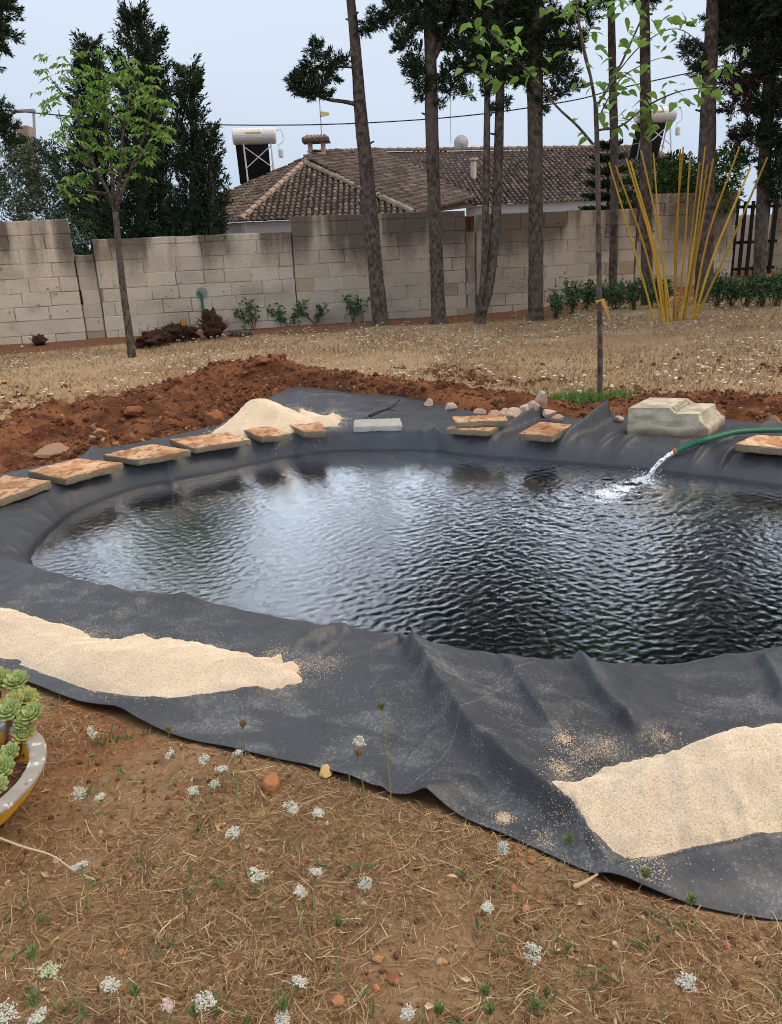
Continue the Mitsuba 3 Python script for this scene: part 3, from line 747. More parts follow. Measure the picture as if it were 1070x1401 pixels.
# ------------------------------------------------------------------ house with hipped tile roof behind the wall
house = thing('house', 'single storey house with a weathered brown tiled hip roof behind the wall', 'house')
A_, B_, Cc, P_, Q_, R_, E_, S_, G_ = (np.array(p) for p in [(-7.466, 27, 2.25), (-3.916, 24, 2.266), (1, 24, 2.268), (-2.339, 28.4, 4.066), (-2.082, 29.5, 4.469), (-0.261, 33, 4.807), (2.966, 28, 2.581), (10.779, 34, 4.613), (11.723, 29, 2.723)])
planes = [(A_, B_, [A_, B_, Q_]), (B_, Cc, [B_, Cc, P_]), (Cc, E_, [P_, Cc, E_ + (E_ - R_) * 0.02 + [0.3, 0, 0], R_ + [0.3, 0, 0], Q_]), (E_, G_, [E_, G_, S_, R_])]
rs = np.random.default_rng(77)


def in_poly3(pts, poly2):
    return inside_poly(pts[:, 0], pts[:, 1], poly2)


def tile_plane(a, b, poly, pitch_u=0.175, pitch_v=0.27):
    """barrel tiles laid in courses from the eave a-b up the slope"""
    poly = np.array(poly)
    nrm = np.zeros(3)
    for i in range(1, len(poly) - 1): nrm += np.cross(poly[i] - poly[0], poly[i + 1] - poly[0])
    nrm /= np.linalg.norm(nrm); nrm = nrm if nrm[2] > 0 else -nrm
    u = b - a; u /= np.linalg.norm(u); u -= nrm * (u @ nrm); u /= np.linalg.norm(u)
    w = np.cross(nrm, u); w = w if w[2] > 0 else -w
    q = np.stack([(poly - a) @ u, (poly - a) @ w], -1)
    gu, gv = np.arange(q[:, 0].min(), q[:, 0].max(), pitch_u), np.arange(-0.12, q[:, 1].max(), pitch_v)
    U, V = np.meshgrid(gu, gv); U, V = U.ravel(), V.ravel()
    ok = inside_poly(U, V + 0.14, q)
    U, V = U[ok], V[ok]
    n = len(U)
    # a tile: half barrel, 5 across x 2 along, slightly tapered and tilted
    ang = np.linspace(0.05, np.pi - 0.05, 6)
    out = []
    r0, r1 = 0.064, 0.052
    tu = np.r_[np.cos(ang) * r0, np.cos(ang) * r1]; th = np.r_[np.sin(ang) * r0 + 0.035, np.sin(ang) * r1 + 0.012]; tv = np.r_[np.zeros(6), np.full(6, 0.32)]
    jit = rs.normal(0, 0.008, (n, 1)); jh = rs.normal(0, 0.004, (n, 1)); jv = rs.normal(0, 0.012, (n, 1))
    # surface of the (possibly slightly bent) roof follows the plane through the polygon's mean
    off = np.array([((p - a) @ nrm) for p in poly])
    base = a + nrm * 0.0
    pts = base + (U[:, None] + tu + jit)[..., None] * u + (V[:, None] + tv + jv)[..., None] * w + (th + jh)[..., None] * nrm
    i = np.arange(5)
    fq = np.stack([i, i + 1, i + 7, i + 6], -1)
    f1 = np.vstack([tri(fq), [[0, 2, 1], [0, 3, 2], [0, 4, 3], [0, 5, 4]]])
    F = (f1[None] + (np.arange(n) * 12)[:, None, None]).reshape(-1, 3)
    tone = np.array([[0.150, 0.108, 0.082], [0.185, 0.128, 0.098], [0.115, 0.088, 0.072], [0.225, 0.165, 0.130], [0.205, 0.125, 0.095]])[rs.choice(5, n, p=[.34, .26, .2, .12, .08])]
    tone = tone * rs.uniform(0.5, 1.05, (n, 1)) * [0.96, 1.0, 1.02]
    return (pts.reshape(-1, 3), F), np.repeat(tone, 12, axis=0), (u, w, nrm)


for a, b, poly in planes:
    (v, f), c, fr = tile_plane(a, b, poly)
    P3d = np.array(poly)
    up = fr[2] * -0.01
    ff = np.array([[0, i, i + 1] for i in range(1, len(poly) - 1)])
    slope = part(house, 'roof_slope', (P3d + up, ff), 'mat_vc', color=(0.05, 0.036, 0.03))
    part(slope, 'roof_tiles', (v, f), 'mat_vc', color=c, kind='stuff')


def ridge(name, p0, p1, tone, step=0.36, rr=0.105):
    L = np.linalg.norm(p1 - p0); d = (p1 - p0) / L
    s = np.cross(d, [0, 0, 1]); s /= np.linalg.norm(s); up = np.cross(s, d)
    ang = np.linspace(-0.25, np.pi + 0.25, 8)
    for t in np.arange(0, L - 0.1, step):
        r0, r1 = rr, rr * 0.82
        e = min(t + step * 1.12, L)
        ring = lambda q, r, h: p0 + d * q + np.cos(ang)[:, None] * r * s + (np.sin(ang)[:, None] * r + h) * up
        v = np.vstack([ring(t, r0, 0.05), ring(e, r1, 0.035)])
        i = np.arange(7)
        f = np.vstack([tri(np.stack([i, i + 1, i + 9, i + 8], -1)), [[0, k + 1, k] for k in range(1, 7)]])
        part(house, 'ridge_tile', (v, f), 'mat_vc', color=np.array(tone) * rs.uniform(0.75, 1.15))


ridge('hip', B_, Q_, (0.36, 0.26, 0.205))
ridge('hip', P_, Cc, (0.30, 0.225, 0.165))
ridge('hip', R_, E_, (0.30, 0.22, 0.165))
ridge('ridge', Q_, R_, (0.25, 0.17, 0.13))
ridge('ridge', R_, S_, (0.25, 0.17, 0.13))
ridge('verge', S_, G_, (0.36, 0.21, 0.17))


def slab_between(p, q, drop, thick, inset=0.0):
    """an upright board hanging below the line p-q"""
    d = q - p; d[2] = 0; d = d / np.linalg.norm(d); nn = np.array([-d[1], d[0], 0])
    pts = [e + nn * (inset + t) - np.array([0, 0, z]) for e in (p, q) for t in (0, thick) for z in (0.02, drop)]
    return hull_of(pts)


white = (0.62, 0.60, 0.57)
part(house, 'fascia', slab_between(A_.copy(), B_.copy(), 0.30, 0.2, 0.06), 'mat_vc', color=(0.33, 0.30, 0.27))
part(house, 'fascia', slab_between(B_.copy(), Cc.copy(), 0.34, 0.2, 0.06), 'mat_vc', color=white, label='white painted fascia under the left hip')
part(house, 'fascia', slab_between(E_.copy(), G_.copy(), 0.34, 0.2, 0.06), 'mat_vc', color=white)
part(house, 'outer_wall', slab_between(B_.copy() - [0, 0, .3], Cc.copy() - [0, 0, .3], 2.2, 0.2, 0.5), 'mat_vc', color=(0.24, 0.17, 0.11))
part(house, 'outer_wall', slab_between(A_.copy() - [0, 0, .28], B_.copy() - [0, 0, .28], 2.2, 0.2, 0.5), 'mat_vc', color=(0.33, 0.28, 0.23))
part(house, 'outer_wall', slab_between(E_.copy() - [0, 0, .3], G_.copy() - [0, 0, .3], 2.2, 0.2, 0.5), 'mat_vc', color=(0.20, 0.15, 0.11))
part(house, 'outer_wall', slab_between(Cc.copy() - [0, 0, .2], E_.copy() - [0, 0, .2], 2.2, 0.2, 0.5), 'mat_vc', color=(0.24, 0.17, 0.11))
wf = part(house, 'window', slab_between(E_ + (G_ - E_) * 0.02 - [0, 0, .42], E_ + (G_ - E_) * 0.20 - [0, 0, .42], 1.1, 0.10, 0.42), 'mat_vc', color=(0.20, 0.11, 0.06), label='brown framed window under the right eave')
part(wf, 'pane', slab_between(E_ + (G_ - E_) * 0.05 - [0, 0, .50], E_ + (G_ - E_) * 0.18 - [0, 0, .50], 0.9, 0.04, 0.39), 'mat_vc_gloss', color=(0.02, 0.022, 0.025))

# chimney with a tiled cap
b = np.array([(-1.992, 29.3, 4.469)][0])
cc = (0.50, 0.38, 0.30)
ch = part(house, 'chimney', box(b + [-0.29, -0.25, -0.5], b + [0.29, 0.25, 0.02], 0.02), 'mat_vc', color=cc, label='small square plastered chimney with open sides and a tile cap')
for sx in (-1, 1):
    for sy in (-1, 1):
        part(ch, 'corner_post', box(b + [sx * 0.22 - 0.065, sy * 0.18 - 0.065, 0.022], b + [sx * 0.22 + 0.065, sy * 0.18 + 0.065, 0.33], 0.008), 'mat_vc', color=cc)
v, f = hull_of([b + [sx * 0.46, sy * 0.40, 0.335] for sx in (-1, 1) for sy in (-1, 1)] + [b + [sx * 0.25, sy * 0.2, 0.50] for sx in (-1, 1) for sy in (-1, 1)] + [b + [sx * 0.46, sy * 0.40, 0.39] for sx in (-1, 1) for sy in (-1, 1)])
part(ch, 'chimney_cap', (v, f), 'mat_vc', color=(0.20, 0.16, 0.13))
for sx in np.linspace(-0.4, 0.4, 6):
    part(ch, 'cap_tile', tube([b + [sx, -0.44, 0.40], b + [sx * 0.7, -0.1, 0.53]], [0.07, 0.06], 6), 'mat_vc', color=(0.22, 0.165, 0.13))
# vent pipe on the front slope
b = np.array([(3.446, 30.5, 3.418)][0])
vp = part(house, 'vent_pipe', tube([b + [0, 0, -0.25], b + [0, 0, 0.72]], 0.10, 12), 'mat_vc', smooth=40, color=(0.62, 0.52, 0.44))
part(vp, 'cowl', tube([b + [0, 0, 0.74], b + [0, 0, 0.82]], 0.15, 12), 'mat_vc', color=(0.55, 0.45, 0.38))

# ------------------------------------------------------------------ solar water heaters on their stands


def solar_heater(label, base, sc, key_col, yaw):
    t = thing('solar_water_heater', label, 'solar water heater', 'solar water heaters on the roofs')
    c, s = math.cos(yaw), math.sin(yaw)
    R = np.array([[c, -s, 0], [s, c, 0], [0, 0, 1]])
    W = lambda m: ((np.asarray(m[0]) * sc) @ R.T + base, m[1])
    # tank along x, 1.35 m long, with domed ends
    xs_ = np.r_[-0.70, -0.695, -0.68, -0.65, 0.65, 0.68, 0.695, 0.70]; rr_ = np.r_[0.02, 0.15, 0.215, 0.24, 0.24, 0.215, 0.15, 0.02]
    part(t, 'tank', W(tube([(x, 0, 1.38) for x in xs_], rr_, 20)), 'mat_vc_gloss', smooth=50, color=(0.70, 0.68, 0.64))
    for k, (x0, wd) in enumerate(((-0.26, .05), (-0.19, .06), (-0.11, .05), (-0.04, .05), (0.03, .05), (0.10, .06), (0.18, .04))):
        part(t, 'lettering', W(box([x0, -0.2405, 1.42], [x0 + wd, -0.232, 1.48 + .01 * (k % 2)])), 'mat_vc', color=(0.62, 0.42, 0.10))
    # collector panel sloping down behind the legs
    n_ = np.array([0, -0.55, 0.83])
    q = [np.array([x, y, z]) for x in (-0.62, 0.42) for (y, z) in ((0.05, 1.10), (0.60, 0.02))]
    v, f = hull_of([p + d for p in q for d in (np.zeros(3), -n_ * -0.07)])
    part(t, 'collector_panel', W((v, f)), 'mat_vc_gloss', color=(0.016, 0.015, 0.017))
    for x in (-0.36, 0.50):
        part(t, 'leg', W(tube([(x, -0.10, 1.16), (x + 0.05, -0.28, 0.0)], 0.026, 8)), 'mat_vc_gloss', smooth=50, color=(0.62, 0.62, 0.62))
        part(t, 'leg', W(tube([(x, 0.10, 1.16), (x, 0.5, 0.0)], 0.022, 8)), 'mat_vc_gloss', smooth=50, color=(0.55, 0.55, 0.55))
    for (a, bb) in (((-0.36, -0.12, 1.08), (0.52, -0.24, 0.42)), ((0.50, -0.12, 1.08), (-0.34, -0.24, 0.42))):
        part(t, 'cross_brace', W(tube([a, bb], 0.016, 6)), 'mat_vc_gloss', color=(0.58, 0.58, 0.58))
    part(t, 'expansion_vessel', W(tube([(0.80, -0.1, 0.72), (0.80, -0.1, 0.74), (0.80, -0.1, 0.96), (0.80, -0.1, 0.99)], [0.04, 0.08, 0.08, 0.04], 12)), 'mat_vc', smooth=50, color=(0.72, 0.70, 0.68))
    part(t, 'pipe', W(tube(spline([(0.66, -0.1, 1.5), (0.86, -0.1, 1.52), (0.90, -0.1, 1.2), (0.72, -0.1, 1.08), (0.80, -0.1, 0.98)], 14), 0.012, 6)), 'mat_vc', color=(0.6, 0.6, 0.6))
    return t


solar_heater('solar water heater with white tank and dark panel left of the chimney', np.array([(-4.165, 30, 3.823)][0]) + [0, 0, -0.15], 1.08, 0, 0.10)
solar_heater('solar water heater half hidden by trunks above the green bushes on the right', np.array([(10.297, 32, 4.206)][0]) + [0, 0, -0.15], 1.08, 0, 0.10)

# aerial with a yellow beam antenna
b = np.array([(-1.847, 30, 4.762)][0])
t = thing('tv_aerial', 'thin rooftop aerial mast carrying a small yellow antenna, beside the chimney', 'aerial')
part(t, 'mast', tube([b, b + [0, 0, 2.3]], 0.018, 6), 'mat_vc', color=(0.45, 0.45, 0.45))
part(t, 'antenna_box', hull_of([b + [x, y, z] for (x, z) in ((0.02, .92), (0.02, 1.08), (.30, .97), (.30, 1.04)) for y in (-.06, .06)]), 'mat_vc', color=(0.72, 0.62, 0.30))
b = np.array([(2.915, 33.5, 5.044)][0])
t = thing('tv_aerial', 'very thin plain aerial mast on the ridge beside the satellite dish', 'aerial')
put(t, tube([b, b + [0, 0, 2.2]], 0.014, 6), 'mat_vc', color=(0.5, 0.5, 0.5))
b = np.array([(3.292, 33.3, 5.008)][0])
t = thing('satellite_dish', 'pale round satellite dish just showing over the roof ridge', 'satellite dish')
ang = np.linspace(0, 2 * np.pi, 25)[:-1]
rings = [b + [0, 0, 0.02] + np.stack([np.cos(ang) * r * 0.28, np.full(24, -0.10 + 0.10 * r * r), np.sin(ang) * r * 0.28], -1) for r in (0.02, 0.35, 0.7, 1.0)]
i = np.arange(24); F = np.vstack([tri(np.stack([k * 24 + i, k * 24 + (i + 1) % 24, (k + 1) * 24 + (i + 1) % 24, (k + 1) * 24 + i], -1)) for k in range(3)])
v = np.vstack(rings)
part(t, 'reflector', cat([(v, F), (v + [0, 0.02, 0], F[:, ::-1])]), 'mat_vc', smooth=True, color=(0.50, 0.50, 0.49))
part(t, 'feed_arm', tube([b + [0, -0.05, -0.3], b + [0, -0.4, -0.05]], 0.015, 6), 'mat_vc', color=(0.4, 0.4, 0.4))

# overhead cable
t = thing('overhead_cable', 'single sagging overhead cable crossing in front of the sky', 'cable')
pts = [np.array(p) for p in [(-9.123, 20, 4.795), (-8.148, 20, 4.699), (-5.703, 20, 4.411), (-3.22, 20, 4.227), (-0.547, 20, 4.156), (2.134, 20, 4.22), (4.469, 20, 4.433), (5.789, 20, 4.681), (9.368, 20, 5.25)]]
put(t, tube(spline(pts, 60), 0.014, 6), 'mat_vc', smooth=True, color=(0.10, 0.10, 0.105))
# street lamp far left
t = thing('street_lamp', 'small grey street lamp over the trees at the far left', 'street lamp')
b, h = (np.array(p) for p in [(-13.341, 34, 5.221), (-13.128, 34, 6.815)])
part(t, 'pole', tube([b - [0, 0, 3], b, h], 0.05, 8), 'mat_vc', color=(0.40, 0.40, 0.41))
part(t, 'lamp_head', hull_of([h + [x, y, z] for x in (-0.85, 0.05) for y in (-.12, .12) for z in (0, 0.09)]), 'mat_vc', color=(0.35, 0.35, 0.36))
t = thing('brick_chimney', 'small brown chimney among the trees at the far left', 'chimney')
b = np.array([(-14.349, 36, 5.858)][0])
put(t, box(b + [-0.28, -0.28, -2], b + [0.22, 0.28, 0.75], 0.03), 'mat_vc', color=(0.33, 0.25, 0.20))

# ------------------------------------------------------------------ trees
def t_bark(p, n, uv):
    a = fbm(p.x * 26, p.y * 26, p.z * 13, 4)
    b = fbm(p.x * 5, p.y * 5, p.z * 1.4, 3)
    c = mix((0.060, 0.046, 0.037), (0.165, 0.130, 0.104), smoothstep(0.3, 0.72, a))
    return mix(c, mi.Color3f(0.13, 0.115, 0.10), smoothstep(0.5, 0.75, b) * 0.6)


add_bsdf('mat_bark', {'type': 'bumpmap', 'arbitrary': proc(lambda p, n, uv: fbm(p.x * 30, p.y * 30, p.z * 14, 3), eps=4e-3), 'scale': 0.02, 'bsdf': prin(proc(t_bark), 0.95, 0.1)})
add_bsdf('mat_foliage', prin(VC, 0.75, 0.12))


def trunk_mesh(pts, radii, n=26, sides=12, seed=0, rough=0.06):
    p = spline(pts, n)
    r = 0.94 * np.interp(np.linspace(0, 1, n), np.linspace(0, 1, len(radii)), radii)
    v, f = tube(p, r, sides)
    k = meshkit.fbm(v * [3.5, 3.5, 1.6] + seed, 3, seed) - 0.5
    c = np.vstack([np.repeat(p, sides, axis=0), p[0], p[-1]])
    v = c + (v - c) * (1 + 2 * rough * k[:, None] * 2)
    return v, f


GREENS = np.array([[0.028, 0.052, 0.026], [0.040, 0.070, 0.032], [0.056, 0.088, 0.042], [0.034, 0.054, 0.034]])


def sprays(axes, rng, step=0.030, L=(0.045, 0.105), W=0.017, spread=0.8, palette=GREENS, tone=(0.75, 1.25), per=5):
    """feathery conifer sprays set along branch axes (start, end)"""
    cs, ds, cl = [], [], []
    for a, b in axes:
        d = b - a; ln = np.linalg.norm(d)
        n = max(2, int(ln / step)) * per
        t = rng.uniform(0.05, 1.0, n)
        c = a + d * t[:, None] + rng.normal(0, 0.02 + 0.03 * ln, (n, 3)) * (1 - 0.6 * t[:, None])
        cs.append(c); ds.append(d / ln + rng.normal(0, spread * 0.6, (n, 3)))
        cl.append(np.repeat((palette[rng.integers(len(palette))] * rng.uniform(*tone))[None], n, 0))
    c, d, k = np.vstack(cs), np.vstack(ds), np.vstack(cl)
    return slivers(c, d, rng.uniform(L[0], L[1], len(c)), W * rng.uniform(0.7, 1.4, len(c)), rng, k * rng.uniform(0.8, 1.25, (len(c), 1)))


def clump_axes(c, r, n, rng, up=0.45, flat=0.75):
    d = rng.normal(size=(n, 3)); d /= np.linalg.norm(d, axis=1, keepdims=True)
    e = c + d * [r, r, r * flat] * rng.uniform(0.55, 1.1, (n, 1)) + [0, 0, up * r * 0.4]
    a = c + (e - c) * 0.1 + rng.normal(0, r * 0.12, (n, 3))
    tip = e + (np.array([0, 0, 1]) * up + d * 0.4) * r * 0.35 * rng.uniform(0.3, 1, (n, 1))
    return list(zip(a, e)) + list(zip((a + e) / 2, tip))


def build_cypress(name, label, trunk_pts, radii, clumps, crown, seed, group, limbs=(), reds=(), top=11.0):
    """trunk_pts: world points; clumps: (x, y, z, r) seen in frame; crown: (z0, z1, half width) of the part above"""
    r = np.random.default_rng(seed)
    t = thing(name, label, 'tree', group)
    tp = np.array(trunk_pts)
    d = (tp[-1] - tp[-2]) / np.linalg.norm(tp[-1] - tp[-2])
    ext = tp[-1] + d * np.array([[2.0], [top - tp[-1, 2] - 0.5]]) if top - tp[-1, 2] > 3 else tp[-1:] + d
    full = np.vstack([tp, ext])
    base = tp[0] - [0, 0, 0.25]
    part(t, 'trunk', trunk_mesh(np.vstack([base, full]), [radii[0] * 1.45, radii[0] * 1.08, radii[0], radii[1], radii[1] * 0.8, 0.03], 40, 12, seed), 'mat_bark', smooth=True)
    # stubs of sawn branches up the bare stem
    for k in range(9):
        q = r.uniform(0.12, 0.95); i = q * (len(tp) - 1); j = int(i)
        p = tp[j] + (tp[j + 1] - tp[j]) * (i - j)
        a = r.uniform(0, 6.28); h = np.array([math.cos(a), math.sin(a), r.uniform(0.0, 0.5)])
        part(t, 'branch_stub', tube([p, p + h * (radii[0] + r.uniform(0.02, 0.07))], [0.025, 0.016], 6), 'mat_bark')
    for lb in limbs:
        part(t, 'limb', trunk_mesh(np.array(lb[0]), lb[1], 14, 7, seed + 3), 'mat_bark', smooth=True)
    axes = []
    for x, y, z, cr in clumps:
        axes += clump_axes(np.array([x, y, z]), cr * 1.0, int(34 * max(cr / 0.35, 0.6) ** 1.5), r)
        # twig that carries the clump
        k = int(np.argmin(np.linalg.norm(full - [x, y, z - 0.3], axis=1)))
    m = []
    if axes: m.append(sprays(axes, r))
    if crown:
        z0, z1, hw = crown
        ax = []
        for k in range(int((z1 - z0) * 11)):
            q = r.uniform(0, 1) ** 0.9
            z = z0 + (z1 - z0) * q
            cpt = full[-2] + (full[-1] - full[-2]) * 0 + d * (z - full[-2][2]) / d[2]
            a = r.uniform(0, 6.28); rr = hw * (1.05 - 0.85 * q) * r.uniform(0.15, 1) ** 0.6
            ax += clump_axes(cpt + [math.cos(a) * rr, math.sin(a) * rr, 0], 0.55, 16, r)
        m.append(sprays(ax, r, step=0.10, L=(0.13, 0.26), W=0.055, per=4))
    if m:
        mesh, col = catc(m)
        part(t, 'foliage', mesh, 'mat_foliage', color=col)
    if reds:
        ax = []
        for x, y, z, cr in reds: ax += clump_axes(np.array([x, y, z]), cr, int(26 * max(cr / 0.35, 0.6) ** 1.5), r)
        v, f, c = sprays(ax, r, palette=np.array([[0.060, 0.034, 0.026], [0.045, 0.036, 0.022], [0.075, 0.046, 0.034]]))
        part(t, 'withered_foliage', (v, f), 'mat_foliage', color=c, label='withered reddish-brown foliage')
    return t


G1 = 'bare stemmed cypress trees along the garden wall'
build_cypress('cypress_tree', 'leaning bare trunk holding one dark tuft to the left, leftmost wall tree',
              [(-0.057, 16.07, 0.118), (-0.118, 16.07, 1.323), (-0.18, 16.07, 2.635), (-0.246, 16.07, 3.755), (-0.289, 16.07, 4.936), (-0.329, 16.07, 5.616)], (0.150, 0.105),
              [(-1.348, 15.9, 4.225, 0.26), (-1.137, 16, 4.162, 0.28), (-0.933, 16, 4.249, 0.26), (-1.434, 15.8, 4.328, 0.18), (-0.999, 16, 4.81, 0.2), (-1.067, 16, 4.582, 0.22), (-0.803, 16, 4.618, 0.26), (-0.571, 16.1, 4.629, 0.22), (-0.724, 16, 4.406, 0.2), (-1.193, 16.1, 4.417, 0.22), (-1.284, 16, 4.497, 0.12), (-0.989, 16, 4.948, 0.12), (-0.876, 16, 4.105, 0.14), (-0.029, 16, 5.162, 0.22), (0.168, 16, 5.223, 0.2), (-0.135, 16, 5.121, 0.18), (0.313, 16, 5.285, 0.12), (0.07, 16, 5.339, 0.14)], (8.2, 10.5, 0.6), 101, G1,
              limbs=[([(-0.302, 16.07, 3.962), (-0.552, 16.05, 4.017), (-0.84, 16, 4.056), (-1.098, 16, 4.161)], [0.045, 0.035, 0.02]), ([(-0.246, 16.07, 4.517), (-0.414, 16.05, 4.567), (-0.779, 16, 4.571)], [0.03, 0.02, 0.015])], top=10.5)
build_cypress('cypress_tree', 'straight dark trunk that forks high up, second of the wall trees from the left',
              [(1.089, 15.83, 0.149), (1.069, 15.83, 1.28), (1.042, 15.83, 2.572), (1.035, 15.83, 4.03), (1.044, 15.83, 5.506)], (0.135, 0.125),
              [(0.61, 15.7, 4.804, 0.3), (0.84, 15.7, 4.341, 0.28), (0.649, 15.7, 4.44, 0.2), (0.929, 15.8, 4.053, 0.25), (1.221, 15.8, 4.275, 0.3), (1.401, 15.8, 4.082, 0.22), (1.291, 15.9, 4.82, 0.34), (1.06, 15.8, 5.189, 0.42), (0.554, 15.8, 5.319, 0.34), (1.515, 15.9, 5.173, 0.36), (1.68, 15.7, 4.333, 0.26), (1.536, 15.8, 4.448, 0.24), (0.432, 15.8, 5.455, 0.3), (1.161, 15.8, 3.88, 0.16), (0.796, 15.7, 5.043, 0.3), (1.263, 15.9, 5.405, 0.4), (0.814, 15.8, 4.635, 0.24), (1.602, 15.9, 4.832, 0.26)], (6.2, 11.5, 1.3), 102, G1,
              limbs=[([(1.061, 15.83, 4.586), (1.267, 15.9, 4.957), (1.464, 16, 5.478), (1.624, 16, 5.967)], [0.075, 0.065, 0.05])], top=11.5)
build_cypress('twin_cypress_tree', 'thin twin trunks curving up from one base, third of the wall trees from the left',
              [(1.875, 15.47, 0.176), (2.014, 15.47, 0.656), (2.123, 15.47, 1.502), (2.186, 15.47, 2.505), (2.218, 15.47, 4.045), (2.236, 15.47, 5.373)], (0.098, 0.085),
              [(1.79, 15.5, 4.963, 0.36), (2.029, 15.4, 4.58, 0.38), (2.294, 15.5, 4.723, 0.36), (1.902, 15.4, 4.316, 0.3), (2.233, 15.4, 4.146, 0.3), (2.424, 15.5, 4.405, 0.3), (1.725, 15.5, 4.633, 0.26), (2.055, 15.4, 3.948, 0.22), (2.286, 15.4, 3.779, 0.16), (1.854, 15.5, 5.287, 0.4), (2.291, 15.5, 5.163, 0.42), (2.57, 15.5, 4.934, 0.32), (2.107, 15.4, 3.693, 0.12), (2.004, 15.4, 4.132, 0.2), (1.657, 15.5, 3.979, 0.18)], (6.2, 11.0, 1.25), 103, None,
              limbs=[([(1.825, 15.4, 0.225), (1.923, 15.4, 0.862), (1.951, 15.4, 1.89), (1.978, 15.4, 3.111), (1.991, 15.4, 4.268), (2.003, 15.4, 5.577)], [0.075, 0.065, 0.055])], top=11.0)
build_cypress('cypress_tree', 'thick upright trunk with dense dark crown, right of the twin trunks',
              [(2.944, 15.58, 0.205), (2.911, 15.58, 1.856), (2.861, 15.58, 3.69), (2.802, 15.58, 5.38)], (0.140, 0.155),
              [(2.814, 15.6, 4.947, 0.46), (3.054, 15.5, 4.673, 0.38), (2.612, 15.5, 4.6, 0.38), (2.936, 15.5, 4.296, 0.32), (3.193, 15.5, 4.241, 0.32), (2.683, 15.5, 4.146, 0.28), (3.138, 15.5, 3.9, 0.22), (2.894, 15.5, 3.84, 0.18), (3.332, 15.6, 4.594, 0.32), (3.45, 15.5, 4.209, 0.2), (3.254, 15.6, 5.041, 0.38), (2.457, 15.6, 5.18, 0.38), (3.532, 15.6, 4.698, 0.26), (2.744, 15.6, 5.333, 0.5), (3.61, 15.5, 4.02, 0.12), (2.505, 15.6, 4.342, 0.2), (3.33, 15.5, 3.95, 0.14), (2.976, 15.5, 3.651, 0.1), (3.716, 15.7, 5.158, 0.3), (2.42, 15.5, 4.829, 0.3)], (6.2, 12.0, 1.45), 104, G1, top=12)
build_cypress('cypress_tree', 'slender bare trunk rising behind the sapling', [(4.803, 16.96, 0.269), (4.731, 16.96, 2.502), (4.587, 16.96, 4.449), (4.497, 16.96, 5.663)], (0.085, 0.075),
              [(4.455, 17, 5.615, 0.2), (4.624, 17, 5.786, 0.3)], (7.0, 11.5, 1.2), 105, G1, top=11.5)
build_cypress('cypress_tree', 'straight bare trunk crossing the right water heater', [(5.327, 16.36, 0.288), (5.171, 16.36, 2.446), (5.034, 16.36, 4.326), (4.944, 16.36, 5.497)], (0.112, 0.095),
              [(4.922, 16.4, 5.622, 0.3), (5.124, 16.4, 5.558, 0.3)], (6.8, 12.0, 1.4), 106, G1, top=12)
build_cypress('cypress_tree', 'stout dark trunk standing behind the yellow canes', [(6.17, 15.58, 0.32), (6.071, 15.58, 1.732), (5.957, 15.58, 3.573), (5.89, 15.58, 5.268)], (0.165, 0.125),
              [(5.538, 15.6, 4.467, 0.18), (5.656, 15.6, 4.281, 0.18), (5.448, 15.6, 4.628, 0.12), (5.744, 15.6, 4.164, 0.16), (6.114, 15.7, 4.624, 0.3), (6.135, 15.7, 5.07, 0.4), (5.697, 15.6, 4.551, 0.14)], (6.4, 12.0, 1.5), 107, G1, top=12)
build_cypress('cypress_tree', 'broad dark evergreen with partly withered foliage at the right edge beside the gate',
              [(7.267, 15.7, 0.417), (7.147, 15.7, 2.327), (7.059, 15.7, 3.901), (7.002, 15.7, 5.258)], (0.120, 0.110),
              [(6.421, 15.6, 4.592, 0.45), (6.747, 15.7, 4.825, 0.55), (7.044, 15.5, 4.324, 0.5), (6.287, 15.7, 4.82, 0.34), (6.984, 15.5, 3.523, 0.4), (6.861, 15.6, 3.162, 0.4), (7.264, 15.5, 2.92, 0.5), (7.192, 15.5, 2.411, 0.4), (7.389, 15.5, 2.107, 0.34), (6.508, 15.7, 5.144, 0.55), (7.06, 15.6, 5.013, 0.55), (6.313, 15.7, 5.063, 0.45), (6.831, 15.6, 4.124, 0.45), (7.426, 15.5, 3.623, 0.6), (7.374, 15.5, 4.536, 0.6), (7.629, 15.5, 2.542, 0.5), (6.761, 15.7, 2.776, 0.25)], (6.2, 12.0, 1.9), 108, G1,
              reds=[(6.374, 15.6, 4.049, 0.36), (6.585, 15.5, 3.84, 0.38), (6.451, 15.6, 3.557, 0.3), (6.582, 15.6, 3.052, 0.26), (6.766, 15.6, 3.545, 0.22)], top=12)
build_cypress('cypress_tree', 'dark evergreen at the far left edge with two tufts reaching into view',
              [(-7.277, 13.4, 0.269), (-6.882, 13.4, 2.189), (-6.469, 13.4, 4.227), (-6.086, 13.4, 6.058)], (0.15, 0.13),
              [(-5.368, 13.3, 4.906, 0.24), (-5.288, 13.3, 4.66, 0.2), (-5.541, 13.3, 4.575, 0.3), (-5.741, 13.3, 4.752, 0.4), (-5.631, 13.3, 3.368, 0.26), (-5.53, 13.3, 3.202, 0.16), (-5.831, 13.3, 3.477, 0.3), (-5.612, 13.3, 3.688, 0.16), (-6.092, 13.3, 3.606, 0.4), (-5.357, 13.3, 5.062, 0.28), (-6.075, 13.3, 4.194, 0.5), (-5.581, 13.3, 3.507, 0.18)], (6.6, 10.0, 1.1), 109, None, top=10)

